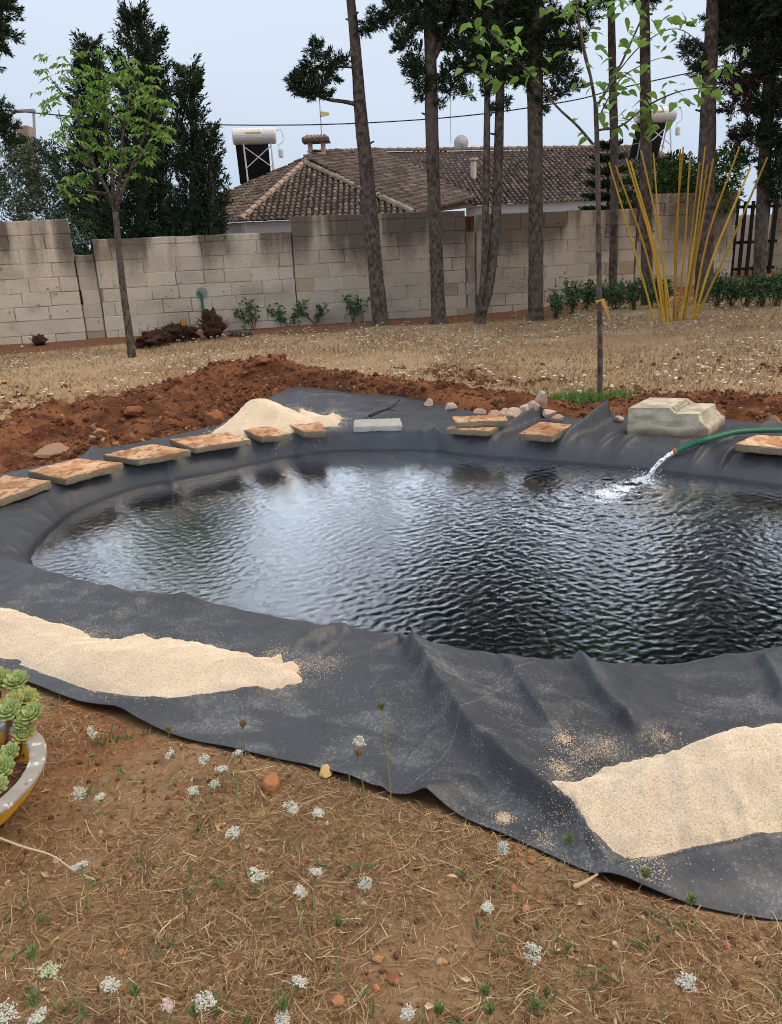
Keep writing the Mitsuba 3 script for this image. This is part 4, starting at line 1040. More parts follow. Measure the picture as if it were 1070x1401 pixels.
build_cypress('cypress_tree', 'dark cypress beside the right edge tree, mirrored in the right end of the pond',
              [(8.845, 14.4, -0.002), (8.65, 14.4, 1.603), (8.404, 14.4, 3.851), (8.248, 14.4, 5.483)], (0.16, 0.13), (), (4.0, 12.0, 2.2), 110, None, top=12)
build_cypress('cypress_tree', 'nearer dark cypress right of the pond, mirrored in its dark right corner',
              [(9.424, 12, -0.141), (9.17, 12, 1.525), (8.859, 12, 3.407), (8.653, 12, 4.772)], (0.16, 0.13), (), (3.5, 11.0, 2.0), 111, None, top=11)


def conifer(name, label, base, top, rmax, seed, dens=1.0, palette=GREENS, prof=0.8):
    """a full conical evergreen made of ascending sprays"""
    r = np.random.default_rng(seed)
    base, top = np.array(base), np.array(top)
    t = thing(name, label, 'tree')
    part(t, 'trunk', tube(spline([base - [0, 0, 0.3], (base + top) / 2 + [0.05, 0, 0], top - [0, 0, 0.3]], 10), np.linspace(0.16, 0.02, 10), 8), 'mat_bark', smooth=True)
    H = top[2] - base[2]
    axes = []
    n = int(520 * dens)
    for k in range(n):
        q = r.uniform(0, 1) ** 1.25            # 0 at the foot, 1 at the tip
        p = base + (top - base) * q
        a = r.uniform(0, 6.28)
        reach = rmax * (1 - q) ** prof * (0.68 + 0.55 * math.sin(5 * a + 9 * q + seed) * math.sin(3.3 * a - 14 * q)) * r.choice([0.5, 0.75, 0.95, 1.3], p=[.25, .35, .25, .15]) + 0.08
        up = reach * r.uniform(0.45, 1.0)
        st = p + [math.cos(a) * reach * 0.25, math.sin(a) * reach * 0.25, 0]
        e = p + [math.cos(a) * reach, math.sin(a) * reach, up]
        axes.append((st, e))
        for z in range(2):
            a2 = a + r.normal(0, 0.5); m = st + (e - st) * r.uniform(0.35, 0.9)
            axes.append((m, m + np.array([math.cos(a2) * .22, math.sin(a2) * .22, r.uniform(.10, .30)])))
    axes.append((top - [0, 0, 0.7], top + [0, 0, 0.12]))
    v, f, c = sprays(axes, r, step=0.07, L=(0.06, 0.14), W=0.026, palette=palette, per=5, spread=0.7)
    part(t, 'foliage', (v, f), 'mat_foliage', color=c)


(b1, t1, b2, t2, b3, t3, b4, t4, b5, t5) = (np.array(p) for p in [(-5.806, 19.5, 1.326), (-5.014, 19.5, 6.315), (-4.471, 19.2, 1.28), (-3.955, 19.2, 5.194), (-7.039, 19.9, 1.365), (-6.193, 19.9, 5.89), (-5.483, 20.2, 1.295), (-4.845, 20.2, 6.074), (-3.942, 19, 1.264), (-3.641, 19, 4.016)])
for b in (b1, b2, b3, b4, b5): b[2] = 0.0
conifer('conifer_tree', 'tallest pointed dark conifer in the clump behind the low wall', b1, t1, 1.45, 201, 1.25)
conifer('conifer_tree', 'dark conifer with a ragged tip nearest the tiled roof', b2, t2, 0.85, 202, 0.85)
conifer('conifer_tree', 'blunt dark conifer showing behind the young leafy tree', b3, t3, 1.15, 203, 1.0)
conifer('conifer_tree', 'narrow conifer spire just right of the tallest conifer', b4, t4, 0.9, 204, 0.75)
conifer('conifer_tree', 'short dark conifer touching the left eave of the house', b5, t5, 0.6, 205, 0.5)


def leafy_mass(parent, name, centers, n, L, W, palette, rng, mat='mat_foliage', up=0.3):
    cs, ds = [], []
    for x, y, z, cr in centers:
        k = int(n * (cr / 0.5) ** 2)
        d = rng.normal(size=(k, 3)); d /= np.linalg.norm(d, axis=1, keepdims=True)
        cs.append(np.array([x, y, z]) + d * cr * rng.uniform(0.3, 1.0, (k, 1)) ** 0.5 * [1, 1, 0.85]); ds.append(d + rng.normal(0, 0.6, (k, 3)) + [0, 0, up])
    c, d = np.vstack(cs), np.vstack(ds)
    lump = meshkit.fbm(c * 1.9, 2, 3)[:, None]
    col = palette[rng.integers(len(palette), size=len(c))] * rng.uniform(0.7, 1.3, (len(c), 1)) * (0.75 + 0.5 * lump)
    v, f, cc = leaves(c, d, rng.uniform(*L, len(c)), rng.uniform(*W, len(c)), rng, 0.12, col)
    part(parent, name, (v, f), mat, color=cc)


OLIVE = np.array([[0.095, 0.135, 0.070], [0.070, 0.105, 0.055], [0.12, 0.16, 0.09]])
BUSH = np.array([[0.055, 0.115, 0.030], [0.075, 0.15, 0.040], [0.040, 0.085, 0.025]])
rv = np.random.default_rng(300)
t = thing('olive_tree', 'grey-green olive tree behind the tall wall at the far left', 'tree')
b = np.array([(-8.551, 20.5, 1.921)][0]); b[2] = 0
part(t, 'trunk', trunk_mesh([b, b + [0.1, 0, 1.2], b + [-0.2, 0, 2.4]], [0.2, 0.16, 0.1], 10, 8, 5), 'mat_bark', smooth=True)
leafy_mass(t, 'crown', [(-8.76, 20.5, 3.572, 0.6), (-8.133, 20.5, 3.676, 0.6), (-7.653, 20.5, 3.449, 0.5), (-8.517, 20.3, 3.036, 0.7), (-7.77, 20.3, 2.846, 0.6), (-7.259, 20.4, 2.993, 0.5), (-8.977, 20.2, 2.678, 0.7), (-8.13, 20.2, 2.563, 0.6), (-9.69, 20.5, 3.287, 0.8), (-7.119, 20.2, 2.36, 0.5), (-7.835, 20.5, 3.886, 0.35), (-8.34, 20.5, 3.953, 0.4), (-7.366, 20.5, 3.598, 0.35)], 620, (0.08, 0.14), (0.025, 0.04), OLIVE, rv)
t = thing('shrub', 'light green shrub seen through the gap beside the narrow pier in the left wall', 'shrub')
leafy_mass(t, 'foliage', [(-6.11, 17.3, 1.998, 0.3), (-6.06, 17.3, 1.754, 0.3), (-6.347, 17.5, 2.095, 0.3)], 500, (0.05, 0.09), (0.02, 0.04), np.array([[0.06, 0.10, 0.045]]), rv)
t = thing('shrub', 'bright green shrub rising over the wall behind the yellow canes', 'shrub')
leafy_mass(t, 'foliage', [(6.511, 19.5, 2.673, 0.55), (6.923, 19.5, 2.765, 0.5), (7.396, 19.6, 2.567, 0.6), (7.887, 19.6, 2.735, 0.55), (6.672, 19.4, 2.303, 0.6), (7.524, 19.4, 2.16, 0.6), (6.372, 19.5, 2.257, 0.45), (7.129, 19.5, 2.29, 0.5), (7.895, 19.5, 2.229, 0.5), (6.774, 19.6, 2.979, 0.3), (8.104, 19.6, 3.081, 0.35)], 560, (0.08, 0.15), (0.03, 0.06), BUSH, rv)
t = thing('shrub', 'dark green shrub behind the wall between the sapling and the bare trunk', 'shrub')
leafy_mass(t, 'foliage', [(5.655, 19, 2.414, 0.4), (5.848, 19, 2.74, 0.3), (5.61, 19, 2.064, 0.4)], 500, (0.07, 0.12), (0.03, 0.05), BUSH * 0.8, rv)

# young araucaria with level whorls behind the wall
t = thing('araucaria_tree', 'small dark pine with level tiers of branches behind the sapling', 'tree')
b = np.array([(5.59, 20.2, 1.861)][0]); b[2] = 0.2; tp = np.array([(5.436, 20.2, 3.536)][0])
part(t, 'trunk', tube([b, tp], [0.07, 0.015], 8), 'mat_bark')
ax = []
for k, q in enumerate(np.linspace(0.30, 0.97, 9)):
    p = b + (tp - b) * q
    R = 0.80 * (1 - q) ** 0.6 + 0.10
    for a in np.linspace(0, 6.28, 8)[:-1] + k:
        e = p + [math.cos(a) * R, math.sin(a) * R, 0.06]
        ax.append((p, e))
        for u in np.linspace(0.3, 0.95, 7):
            for s in (-1, 1):
                m = p + (e - p) * u; a2 = a + s * 1.0
                ax.append((m, m + np.array([math.cos(a2), math.sin(a2), 0.35]) * 0.16))
v, f, c = sprays(ax, rv, step=0.05, L=(0.05, 0.10), W=0.04, palette=np.array([[0.035, 0.075, 0.03], [0.05, 0.095, 0.04]]))
part(t, 'foliage', (v, f), 'mat_foliage', color=c)

# ------------------------------------------------------------------ young leafy tree on the lawn
yt = thing('young_tree', 'young tree with thin trunk and airy bright green crown on the left of the lawn', 'tree')
Yd = 12.7
tr = np.array([(-4.002, 12.7, -0.01), (-3.993, 12.7, 0.445), (-3.99, 12.7, 0.998), (-3.968, 12.7, 1.588), (-3.936, 12.7, 2.16)])
part(yt, 'trunk', trunk_mesh(tr, [0.072, 0.055, 0.048], 24, 10, 7), 'mat_bark', smooth=True)
LB = [[(-3.938, 12.7, 2.149), (-3.985, 12.65, 2.444), (-4.125, 12.6, 2.813), (-4.213, 12.55, 3.198), (-4.193, 12.5, 3.707)], [(-3.938, 12.7, 2.149), (-3.933, 12.75, 2.568), (-3.915, 12.8, 3.069), (-3.93, 12.8, 3.649), (-3.939, 12.8, 4.119)],
      [(-3.938, 12.7, 2.149), (-3.81, 12.75, 2.664), (-3.7, 12.8, 3.207), (-3.543, 12.9, 3.745), (-3.411, 12.9, 4.071)], [(-3.933, 12.7, 2.18), (-3.723, 12.6, 2.501), (-3.467, 12.5, 2.876), (-3.186, 12.4, 3.33), (-3.027, 12.4, 3.739)],
      [(-4.093, 12.6, 2.743), (-4.255, 12.5, 2.838), (-4.394, 12.4, 3.046), (-4.436, 12.4, 3.516)], [(-3.971, 12.66, 2.413), (-4.151, 12.5, 2.442), (-4.343, 12.4, 2.483)], [(-3.495, 12.5, 2.829), (-3.297, 12.45, 2.932), (-3.03, 12.4, 3.108)]]
for k, lb in enumerate(LB):
    part(yt, 'limb', trunk_mesh(np.array(lb), [0.034, 0.024, 0.013] if k < 4 else [0.02, 0.012, 0.006], 16, 7, 20 + k), 'mat_bark', smooth=True)
ry = np.random.default_rng(41)
CL = np.array([(-4.302, 12.5, 4.202, 0.2), (-4.175, 12.5, 4.054, 0.24), (-4.399, 12.4, 3.954, 0.18), (-4.116, 12.6, 3.886, 0.24), (-3.959, 12.8, 4.064, 0.26), (-3.786, 12.7, 3.891, 0.28), (-3.678, 12.9, 3.977, 0.26), (-3.475, 12.9, 4.064, 0.24), (-3.174, 12.5, 3.907, 0.24), (-3.029, 12.4, 3.721, 0.24), (-3.136, 12.4, 3.541, 0.26), (-3.363, 12.7, 3.707, 0.28), (-3.608, 12.8, 3.675, 0.28), (-3.798, 12.7, 3.61, 0.28), (-4.004, 12.7, 3.637, 0.28), (-4.162, 12.5, 3.52, 0.24), (-4.251, 12.4, 3.694, 0.22), (-4.418, 12.4, 3.497, 0.18), (-4.508, 12.4, 3.685, 0.16), (-4.307, 12.5, 3.281, 0.22), (-4.426, 12.4, 3.217, 0.18), (-4.12, 12.6, 3.229, 0.22), (-3.945, 12.7, 3.349, 0.24), (-3.675, 12.7, 3.378, 0.24), (-3.358, 12.5, 3.34, 0.24), (-3.071, 12.4, 3.26, 0.22), (-3.159, 12.4, 3.075, 0.2), (-3.407, 12.5, 2.999, 0.2), (-3.702, 12.7, 2.992, 0.18), (-3.884, 12.7, 3.057, 0.16), (-4.077, 12.6, 2.977, 0.18), (-4.281, 12.5, 2.936, 0.18), (-4.376, 12.4, 2.66, 0.16), (-4.138, 12.5, 2.717, 0.14), (-3.483, 12.5, 2.77, 0.14), (-3.23, 12.4, 2.867, 0.18), (-4.564, 12.4, 2.551, 0.12), (-4.359, 12.4, 2.385, 0.12), (-3.439, 12.5, 2.631, 0.1), (-4.002, 12.7, 4.285, 0.12), (-3.537, 12.9, 4.215, 0.16), (-2.934, 12.3, 3.168, 0.12), (-4.488, 12.4, 4.02, 0.08), (-3.656, 12.9, 4.266, 0.1), (-2.915, 12.3, 3.537, 0.14), (-3.984, 12.6, 2.758, 0.1)])
cs, ds, tw = [], [], []
for x, y, z, cr in CL:
    for s in range(int(2 + 19 * cr)):
        d = ry.normal(size=3); d /= np.linalg.norm(d); d[2] = d[2] * 0.6 + 0.1
        o = np.array([x, y, z]) + d * cr * ry.uniform(0.2, 1.0)
        k = ry.integers(5, 9)
        rach = d * [1, 1, 0.3] + [0, 0, -0.25]
        rach = rach / np.linalg.norm(rach) * 0.17
        sd = np.cross(rach, [0, 0, 1]); sd /= np.linalg.norm(sd) + 1e-9
        for j in range(k):
            q = (j // 2 + 1) / (k // 2 + 1)
            cs.append(o + rach * q); ds.append(sd * (1 if j % 2 else -1) + rach * 4 + [0, 0, -0.25] + ry.normal(0, 0.25, 3))
        tw.append(tube([o, o + rach], 0.003, 3, False))
cs, ds = np.array(cs), np.array(ds)
pal = np.array([[0.20, 0.37, 0.08], [0.26, 0.43, 0.10], [0.14, 0.27, 0.06], [0.32, 0.47, 0.14]])
col = pal[ry.integers(4, size=len(cs))] * ry.uniform(0.75, 1.25, (len(cs), 1))
v, f, c = leaves(cs, ds, ry.uniform(0.07, 0.12, len(cs)), ry.uniform(0.03, 0.046, len(cs)), ry, 0.25, col)
part(yt, 'leaf_canopy', (v, f), 'mat_vc_leaf', color=c, kind='stuff')
part(yt, 'twigs', cat(tw), 'mat_vc', color=(0.12, 0.16, 0.05), kind='stuff')

# ------------------------------------------------------------------ sapling at the pond's far bank
sp = thing('sapling', 'slender staked sapling with large heart-shaped leaves at the far edge of the pond', 'tree')
part(sp, 'trunk', trunk_mesh([(2.139, 7.81, -0.01), (2.116, 7.81, 0.491), (2.083, 7.81, 1.047), (2.045, 7.81, 1.705), (2.003, 7.81, 2.328), (1.974, 7.81, 2.686)], [0.030, 0.025, 0.021], 26, 8, 9), 'mat_bark', smooth=True)
SL = [([(1.983, 7.81, 2.627), (1.905, 7.75, 2.881), (1.804, 7.7, 3.182), (1.722, 7.7, 3.563)], .016), ([(1.96, 7.8, 2.347), (1.792, 7.7, 2.49), (1.586, 7.6, 2.635), (1.391, 7.5, 2.818), (1.157, 7.4, 3.009), (0.956, 7.35, 3.191)], .013), ([(2.001, 7.8, 2.459), (2.182, 7.7, 2.476), (2.368, 7.6, 2.611), (2.611, 7.5, 2.7), (2.881, 7.4, 2.712)], .011),
      ([(1.988, 7.81, 2.656), (2.14, 7.9, 2.869), (2.286, 8, 3.114), (2.442, 8.1, 3.416), (2.554, 8.1, 3.693)], .013), ([(1.994, 7.81, 2.538), (2.137, 7.7, 2.824), (2.315, 7.6, 2.934), (2.53, 7.6, 2.992)], .007), ([(1.947, 7.8, 2.802), (1.908, 8, 3.07), (1.854, 8.1, 3.381), (1.735, 8.2, 3.694)], .008), ([(2.151, 7.9, 2.898), (2.427, 8, 3.166), (2.745, 8, 3.269), (3.129, 8, 2.996)], .007)]
for k, (lb, r0) in enumerate(SL):
    part(sp, 'branch', trunk_mesh(np.array(lb), [r0, r0 * 0.75, r0 * 0.35], 18, 6, 60 + k), 'mat_bark', smooth=True)
th_ = np.linspace(0, np.pi, 7)[1:-1]


def broad_leaf(o, d, L, rng, wid=0.72):
    d = d / np.linalg.norm(d)
    s = np.cross(d, [0.1, 0.05, 1.0] + rng.normal(0, 0.35, 3)); s /= np.linalg.norm(s); u = np.cross(s, d)
    prof = [(0.0, 0.0), (-0.04, 0.22), (0.12, 0.42), (0.38, 0.46), (0.68, 0.27), (1.0, 0.0)]
    rows = []
    for y, w in prof:
        bend = -0.22 * y * y
        rows.append((y, w * wid, bend))
    v = [o + d * L * y + u * L * b for y, w, b in rows]
    lft = [o + d * L * y + s * L * w + u * L * (b + 0.22 * w) for y, w, b in rows[1:-1]]
    rgt = [o + d * L * y - s * L * w + u * L * (b + 0.22 * w) for y, w, b in rows[1:-1]]
    V = np.array(v + lft + rgt)
    n = len(v)
    F = []
    for a, q in ((n, 1), (n + 4, -1)):
        m = [[0, a, 1], [1, a, a + 1], [1, a + 1, 2], [2, a + 1, a + 2], [2, a + 2, 3], [3, a + 2, a + 3], [3, a + 3, 4], [4, a + 3, 5]]
        F += [x if q > 0 else x[::-1] for x in m]
    return V, np.array(F)


rl = np.random.default_rng(88)
LEAFPX = [(0.855, 7.35, 3.168, 1), (0.915, 7.35, 3.296, 1), (1.011, 7.4, 3.226, 1), (1.041, 7.4, 3.172, 1), (1.119, 7.4, 3.117, 1), (1.018, 7.45, 3.072, 1), (1.188, 7.45, 3.082, 1), (0.92, 7.4, 2.905, 1), (0.859, 7.4, 2.88, 1), (1.049, 7.45, 2.936, 1), (1.124, 7.5, 2.916, 1), (1.216, 7.5, 2.939, 1), (1.292, 7.5, 2.827, 1), (1.38, 7.55, 2.943, 1), (1.482, 7.6, 2.976, 1), (1.721, 7.7, 3.058, 1), (1.616, 7.7, 3.406, 1), (1.711, 7.7, 3.349, 1), (1.553, 7.7, 3.435, 1), (1.936, 7.8, 3.199, 1), (2.049, 7.9, 3.384, 1), (2.078, 7.9, 3.438, 1), (2.214, 7.9, 3.294, 1), (2.31, 8, 3.256, 1), (2.401, 8, 3.366, 1), (2.492, 8, 3.447, 1), (2.572, 8, 3.332, 1), (2.628, 8, 3.442, 1), (2.762, 8, 3.381, 1), (2.832, 8, 3.322, 1), (2.227, 7.8, 3.099, 1), (2.29, 7.8, 3.124, 1), (2.058, 7.7, 2.747, 1), (2.121, 7.7, 2.773, 1), (2.029, 7.7, 2.691, 1), (2.223, 7.7, 2.654, 1), (2.263, 7.7, 2.531, 1), (2.167, 7.7, 2.505, 1), (2.325, 7.6, 2.579, 1), (2.401, 7.6, 2.397, 1), (2.47, 7.6, 2.423, 1), (2.365, 7.6, 2.456, 1), (2.487, 7.6, 2.63, 1), (2.544, 7.5, 2.669, 1), (2.609, 7.5, 2.638, 1), (2.636, 7.5, 2.693, 1), (2.73, 7.5, 2.69, 1), (2.79, 7.5, 2.715, 1), (2.815, 7.4, 2.698, 1), (3.084, 7.9, 2.973, 1), (3.185, 7.9, 2.94, 1), (2.99, 7.9, 2.936, 1), (3.124, 7.9, 2.902, 1), (1.948, 7.8, 2.911, 1), (1.902, 7.8, 2.469, 1), (2.031, 7.8, 2.523, 1), (2.312, 7.7, 2.777, 1), (2.229, 7.8, 2.854, 1), (2.064, 7.7, 2.632, 1), (1.871, 7.9, 3.362, 1), (1.965, 8, 3.55, 1), (2.159, 8, 3.537, 1), (1.78, 7.8, 3.452, 1), (2, 7.8, 3.056, 1), (2.108, 7.8, 2.939, 1), (2.525, 8, 3.163, 1), (2.652, 8, 3.215, 1)]
for x, y, z, _ in LEAFPX:
    for k in range(5 if rl.random() < 0.2 else 4):
        d = rl.normal(size=3) * [1, 0.8, 0.35] + [0, -0.2, -0.35]
        o = np.array([x, y, z]) + rl.normal(0, 0.075, 3)
        v, f = broad_leaf(o, d, rl.uniform(0.065, 0.12), rl)
        t_ = rl.uniform(0.75, 1.3)
        part(sp, 'leaf', (v, f), 'mat_vc_leaf', smooth=True, color=np.array([0.20, 0.34, 0.09]) * t_ * [1, 1, rl.uniform(0.7, 1.2)])
b = np.array([(2.085, 7.78, 0.967)][0])
part(sp, 'plastic_tie', cat([tube([b + [-0.03, -0.03, 0], b + [0.03, -0.035, 0.02], b + [0.04, 0.01, 0.0], b + [-0.03, 0.03, 0], b + [-0.035, -0.03, -0.01]], 0.008, 5),
                             hull_of([b + [0.0, -0.035, 0.02], b + [0.03, -0.04, 0.03], b + [0.085, -0.04, -0.10], b + [0.07, -0.03, -0.11]]), hull_of([b + [0.0, -0.035, 0.0], b + [0.02, -0.04, 0.02], b + [0.10, -0.05, -0.17], b + [0.085, -0.045, -0.18]])]),
     'mat_vc', color=(0.62, 0.38, 0.10), label='orange-yellow strip tied round the stem')

# ------------------------------------------------------------------ fan of yellow canes
fan = thing('cane_fan', 'sheaf of tall yellow canes fanning out of the ground by the wall', 'canes')
rc = np.random.default_rng(19)
CN = [(4.628, 13.6, 0.287), (3.604, 13.3, 2.605), (4.75, 13.6, 0.294), (3.764, 13.5, 2.574), (4.763, 13.6, 0.293), (3.961, 13.6, 2.67), (4.823, 13.6, 0.315), (4.278, 13.9, 2.815), (4.899, 13.6, 0.288), (4.482, 13.9, 2.764), (4.948, 13.7, 0.265), (4.882, 13.8, 2.793), (4.948, 13.6, 0.286), (4.855, 13.6, 2.805), (4.997, 13.7, 0.275), (5.08, 13.9, 2.687), (5.022, 13.6, 0.283), (5.163, 13.5, 2.794), (5.106, 13.7, 0.307), (5.377, 13.9, 2.556), (5.084, 13.6, 0.28), (5.385, 13.7, 2.625), (5.208, 13.6, 0.275), (5.79, 13.7, 2.78), (5.27, 13.7, 0.276), (5.955, 13.6, 2.466), (4.859, 13.7, 0.293), (4.08, 13.8, 2.651), (5.094, 13.6, 0.304), (5.167, 13.7, 2.579), (5.242, 13.6, 0.31), (6.161, 13.5, 2.598)]
for k in range(0, len(CN), 2):
    a, b = np.array(CN[k]), np.array(CN[k + 1])
    a[2] = float(zg(a[0], a[1])) - 0.1
    m = (a + b) / 2 + rc.normal(0, 0.035, 3) - (b - a) * [0.085, 0.085, 0] * rc.uniform(0.3, 1.3)
    pts = spline([a, m, b], 9)
    L = np.linalg.norm(b - a)
    v, f = tube(pts, np.linspace(0.021, 0.013, 9) * rc.uniform(0.75, 1.15), 7)
    part(fan, 'cane', (v, f), 'mat_vc', smooth=True, color=np.array([0.60, 0.34, 0.045]) * rc.uniform(0.6, 1.15) * [1, rc.uniform(.9, 1.1), 1])

# ------------------------------------------------------------------ low hedge, wall climbers
HG = np.array([[0.055, 0.110, 0.034], [0.080, 0.145, 0.046], [0.036, 0.074, 0.026]])


def hedge_plant(label, px, w, h, seed, n=170):
    r = np.random.default_rng(seed)
    t = thing('hedge_plant', label, 'bush', 'low leafy bushes planted along the foot of the wall')
    b = np.array(px); b[2] = float(zg(b[0], b[1]))
    st, cs, ds = [], [], []
    for k in range(9):
        a = r.uniform(0, 6.28); q = r.uniform(0.2, 1)
        e = b + [math.cos(a) * w * q, math.sin(a) * w * q * 0.8, h * r.uniform(0.6, 1.05)]
        p = spline([b + r.normal(0, .03, 3) * [1, 1, 0], (b + e) / 2 + [0, 0, 0.05], e], 7)
        st.append(tube(p, np.linspace(0.010, 0.004, 7), 5, False))
        m = n // 9
        u = r.uniform(0.3, 1.0, m)
        pp = np.stack([np.interp(u, np.linspace(0, 1, 7), p[:, i]) for i in range(3)], -1)
        cs.append(pp + r.normal(0, 0.045, (m, 3))); ds.append(r.normal(size=(m, 3)) + [0, 0, 0.5])
    part(t, 'stems', cat(st), 'mat_vc', color=(0.09, 0.07, 0.045))
    c, d = np.vstack(cs), np.vstack(ds)
    v, f, col = leaves(c, d, r.uniform(0.06, 0.11, len(c)), r.uniform(0.03, 0.05, len(c)), r, 0.1, HG[r.integers(3, size=len(c))] * r.uniform(0.8, 1.4, (len(c), 1)))
    part(t, 'foliage', (v, f), 'mat_vc_gloss', color=col)


HP = [(3.342, 15.642, 0.032), (3.791, 16.118, 0.056), (4.202, 16.657, 0.081), (4.414, 16.381, 0.094), (4.631, 16.105, 0.108), (4.877, 15.767, 0.125), (5.19, 15.681, 0.147), (5.442, 15.677, 0.164), (6.079, 14.736, 0.211), (6.285, 14.596, 0.227), (6.412, 14.286, 0.233), (6.597, 14.071, 0.242), (6.818, 13.95, 0.254)]
HL = ['leftmost bush of the low hedge at the wall foot', 'second bush from the left in the low hedge', 'low hedge bush left of the sapling stem', 'low hedge bush just behind the sapling stem', 'low hedge bush in front of the slender bare trunk',
      'low hedge bush between the slender trunk and the next trunk', 'low hedge bush at the foot of the trunk left of the canes', 'low hedge bush at the left foot of the yellow canes', 'low hedge bush right of the stout trunk behind the canes', 'low hedge bush in front of the wall end beside the gate',
      'low hedge bush in front of the dark gate', 'low hedge bush at the foot of the right edge tree', 'rightmost low hedge bush at the frame edge']
for k, (p, l) in enumerate(zip(HP, HL)):
    hedge_plant(l, p, rv.uniform(0.24, 0.36), rv.uniform(0.48, 0.68), 400 + k, 380)
CP = [wall_point(q[0], -0.16, 0.0) for q in [(4.799, 0.137), (5.504, 0.151), (6.081, 0.116), (6.861, 0.158)]]
CLB = ['thin climbing plant against the low wall left of the block joint', 'taller leafy climber on the wall at the joint between low and long sections', 'small sparse climber on the long wall left of the leaning trunk', 'leafy climber on the wall just left of the leaning trunk']
for k, (p, l) in enumerate(zip(CP, CLB)):
    r = np.random.default_rng(500 + k)
    t = thing('climbing_plant', l, 'plant')
    b = np.array(p); b[2] = float(zg(b[0], b[1]))
    cs, ds, st = [], [], []
    for j in range(5):
        e = b + [r.uniform(-0.45, 0.45), r.uniform(-.05, .15), r.uniform(0.3, (0.6, 0.75, 0.5, 0.65)[k])]
        q = spline([b, (b + e) / 2 + [r.normal(0, .06), 0, .04], e], 8)
        st.append(tube(q, np.linspace(0.009, 0.004, 8), 5, False))
        u = r.uniform(0.3, 1, 22)
        cs.append(np.stack([np.interp(u, np.linspace(0, 1, 8), q[:, i]) for i in range(3)], -1) + r.normal(0, 0.04, (22, 3))); ds.append(r.normal(size=(22, 3)) + [0, -.5, 0.1])
    part(t, 'stems', cat(st), 'mat_vc', color=(0.12, 0.085, 0.055))
    c, d = np.vstack(cs), np.vstack(ds)
    v, f, col = leaves(c, d, r.uniform(0.08, 0.13, len(c)), r.uniform(0.04, 0.06, len(c)), r, 0.15, HG[r.integers(3, size=len(c))] * r.uniform(0.7, 1.5, (len(c), 1)))
    part(t, 'foliage', (v, f), 'mat_vc_gloss', color=col)

# ------------------------------------------------------------------ paving slabs round the far rim
def t_slab(p, n, uv):
    a = fbm(p.x * 7, p.y * 7, p.z * 7, 4)
    b = noise(p.x * 90, p.y * 90, p.z * 90)
    top = smoothstep(0.4, 0.8, n.z)
    stone = mix((0.15, 0.12, 0.08), (0.27, 0.225, 0.155), a)
    dirt = mix((0.40, 0.205, 0.105), (0.56, 0.36, 0.215), smoothstep(0.3, 0.6, a))
    dirt = mix(dirt, mi.Color3f(0.20, 0.078, 0.035), smoothstep(0.50, 0.72, fbm(p.x * 30, p.y * 22, 4.0, 4)) * 0.7)
    side = mix(stone, mi.Color3f(0.24, 0.135, 0.075), smoothstep(0.45, 0.7, fbm(p.x * 12, p.y * 12, p.z * 25, 3)) * 0.7)
    return mix(side, dirt * (0.72 + 0.5 * noise(p.x * 2.3, p.y * 2.3)), top) * (0.8 + 0.4 * b)


def t_stone(p, n, uv):
    a = fbm(p.x * 9, p.y * 9, p.z * 9, 4)
    b = noise(p.x * 120, p.y * 120, p.z * 120)
    c = mix((0.36, 0.305, 0.215), (0.56, 0.495, 0.375), smoothstep(0.3, 0.7, a))
    c = mix(c, mi.Color3f(0.22, 0.16, 0.10), smoothstep(0.52, 0.70, fbm(p.x * 5, p.y * 5, p.z * 22, 3)) * 0.55)
    low = smoothstep(0.17, 0.09, p.z + 0.05 * (a - 0.5))
    return mix(c, mi.Color3f(0.15, 0.085, 0.05), low * 0.75) * (0.88 + 0.24 * b)


add_bsdf('mat_slab', prin(proc(t_slab), 0.95, 0.1))
add_bsdf('mat_stone', {'type': 'bumpmap', 'arbitrary': proc(lambda p, n, uv: fbm(p.x * 60, p.y * 60, p.z * 60, 3), eps=3e-3), 'scale': 0.003, 'bsdf': prin(proc(t_stone), 0.95, 0.1)})


def slab_mesh(q, th, seed, nu=22, nv=16):
    q = np.asarray(q, float)
    u, v = np.meshgrid(np.linspace(0, 1, nu), np.linspace(0, 1, nv))
    top = ((1 - u) * (1 - v))[..., None] * q[0] + (u * (1 - v))[..., None] * q[1] + (u * v)[..., None] * q[2] + ((1 - u) * v)[..., None] * q[3]
    c = q.mean(0)
    n = f2(top[..., 0], top[..., 1], 14, 3, seed) - 0.5
    top[..., 2] += n * 0.010
    k = np.r_[np.arange(nu), np.arange(1, nv) * nu + nu - 1, (nv - 1) * nu + np.arange(nu - 2, -1, -1), np.arange(nv - 2, 0, -1) * nu]
    P = top.reshape(-1, 3)
    ring = P[k]
    out = ring - c; out[:, 2] = 0; out /= np.linalg.norm(out, axis=1, keepdims=True)
    rg = np.random.default_rng(seed)
    chip = np.interp(np.arange(len(k)), np.arange(0, len(k) + 4, 4), rg.normal(0, 0.003, len(np.arange(0, len(k) + 4, 4))))[:, None]
    rings = [P]
    for o, z in ((0.004, -0.004), (0.006, -0.012), (0.004, -th * 0.55), (0.000, -th * 0.95), (-0.010, -th), (-0.10, -th)):
        rr = ring + out * (o + chip + rg.normal(0, 0.0012, (len(k), 1)))
        rr[:, 2] = ring[:, 2] + z + rg.normal(0, 0.0015, len(k))
        rings.append(rr)
    f = [grid_faces(nu, nv)]
    m = len(k); i = np.arange(m)
    for r in range(len(rings) - 1):
        a = k if r == 0 else nu * nv + (r - 1) * m + i
        b = nu * nv + r * m + i
        f.append(tri(np.stack([b, np.roll(b, -1), np.roll(a, -1), a], -1)))
    return np.vstack(rings), np.vstack(f)


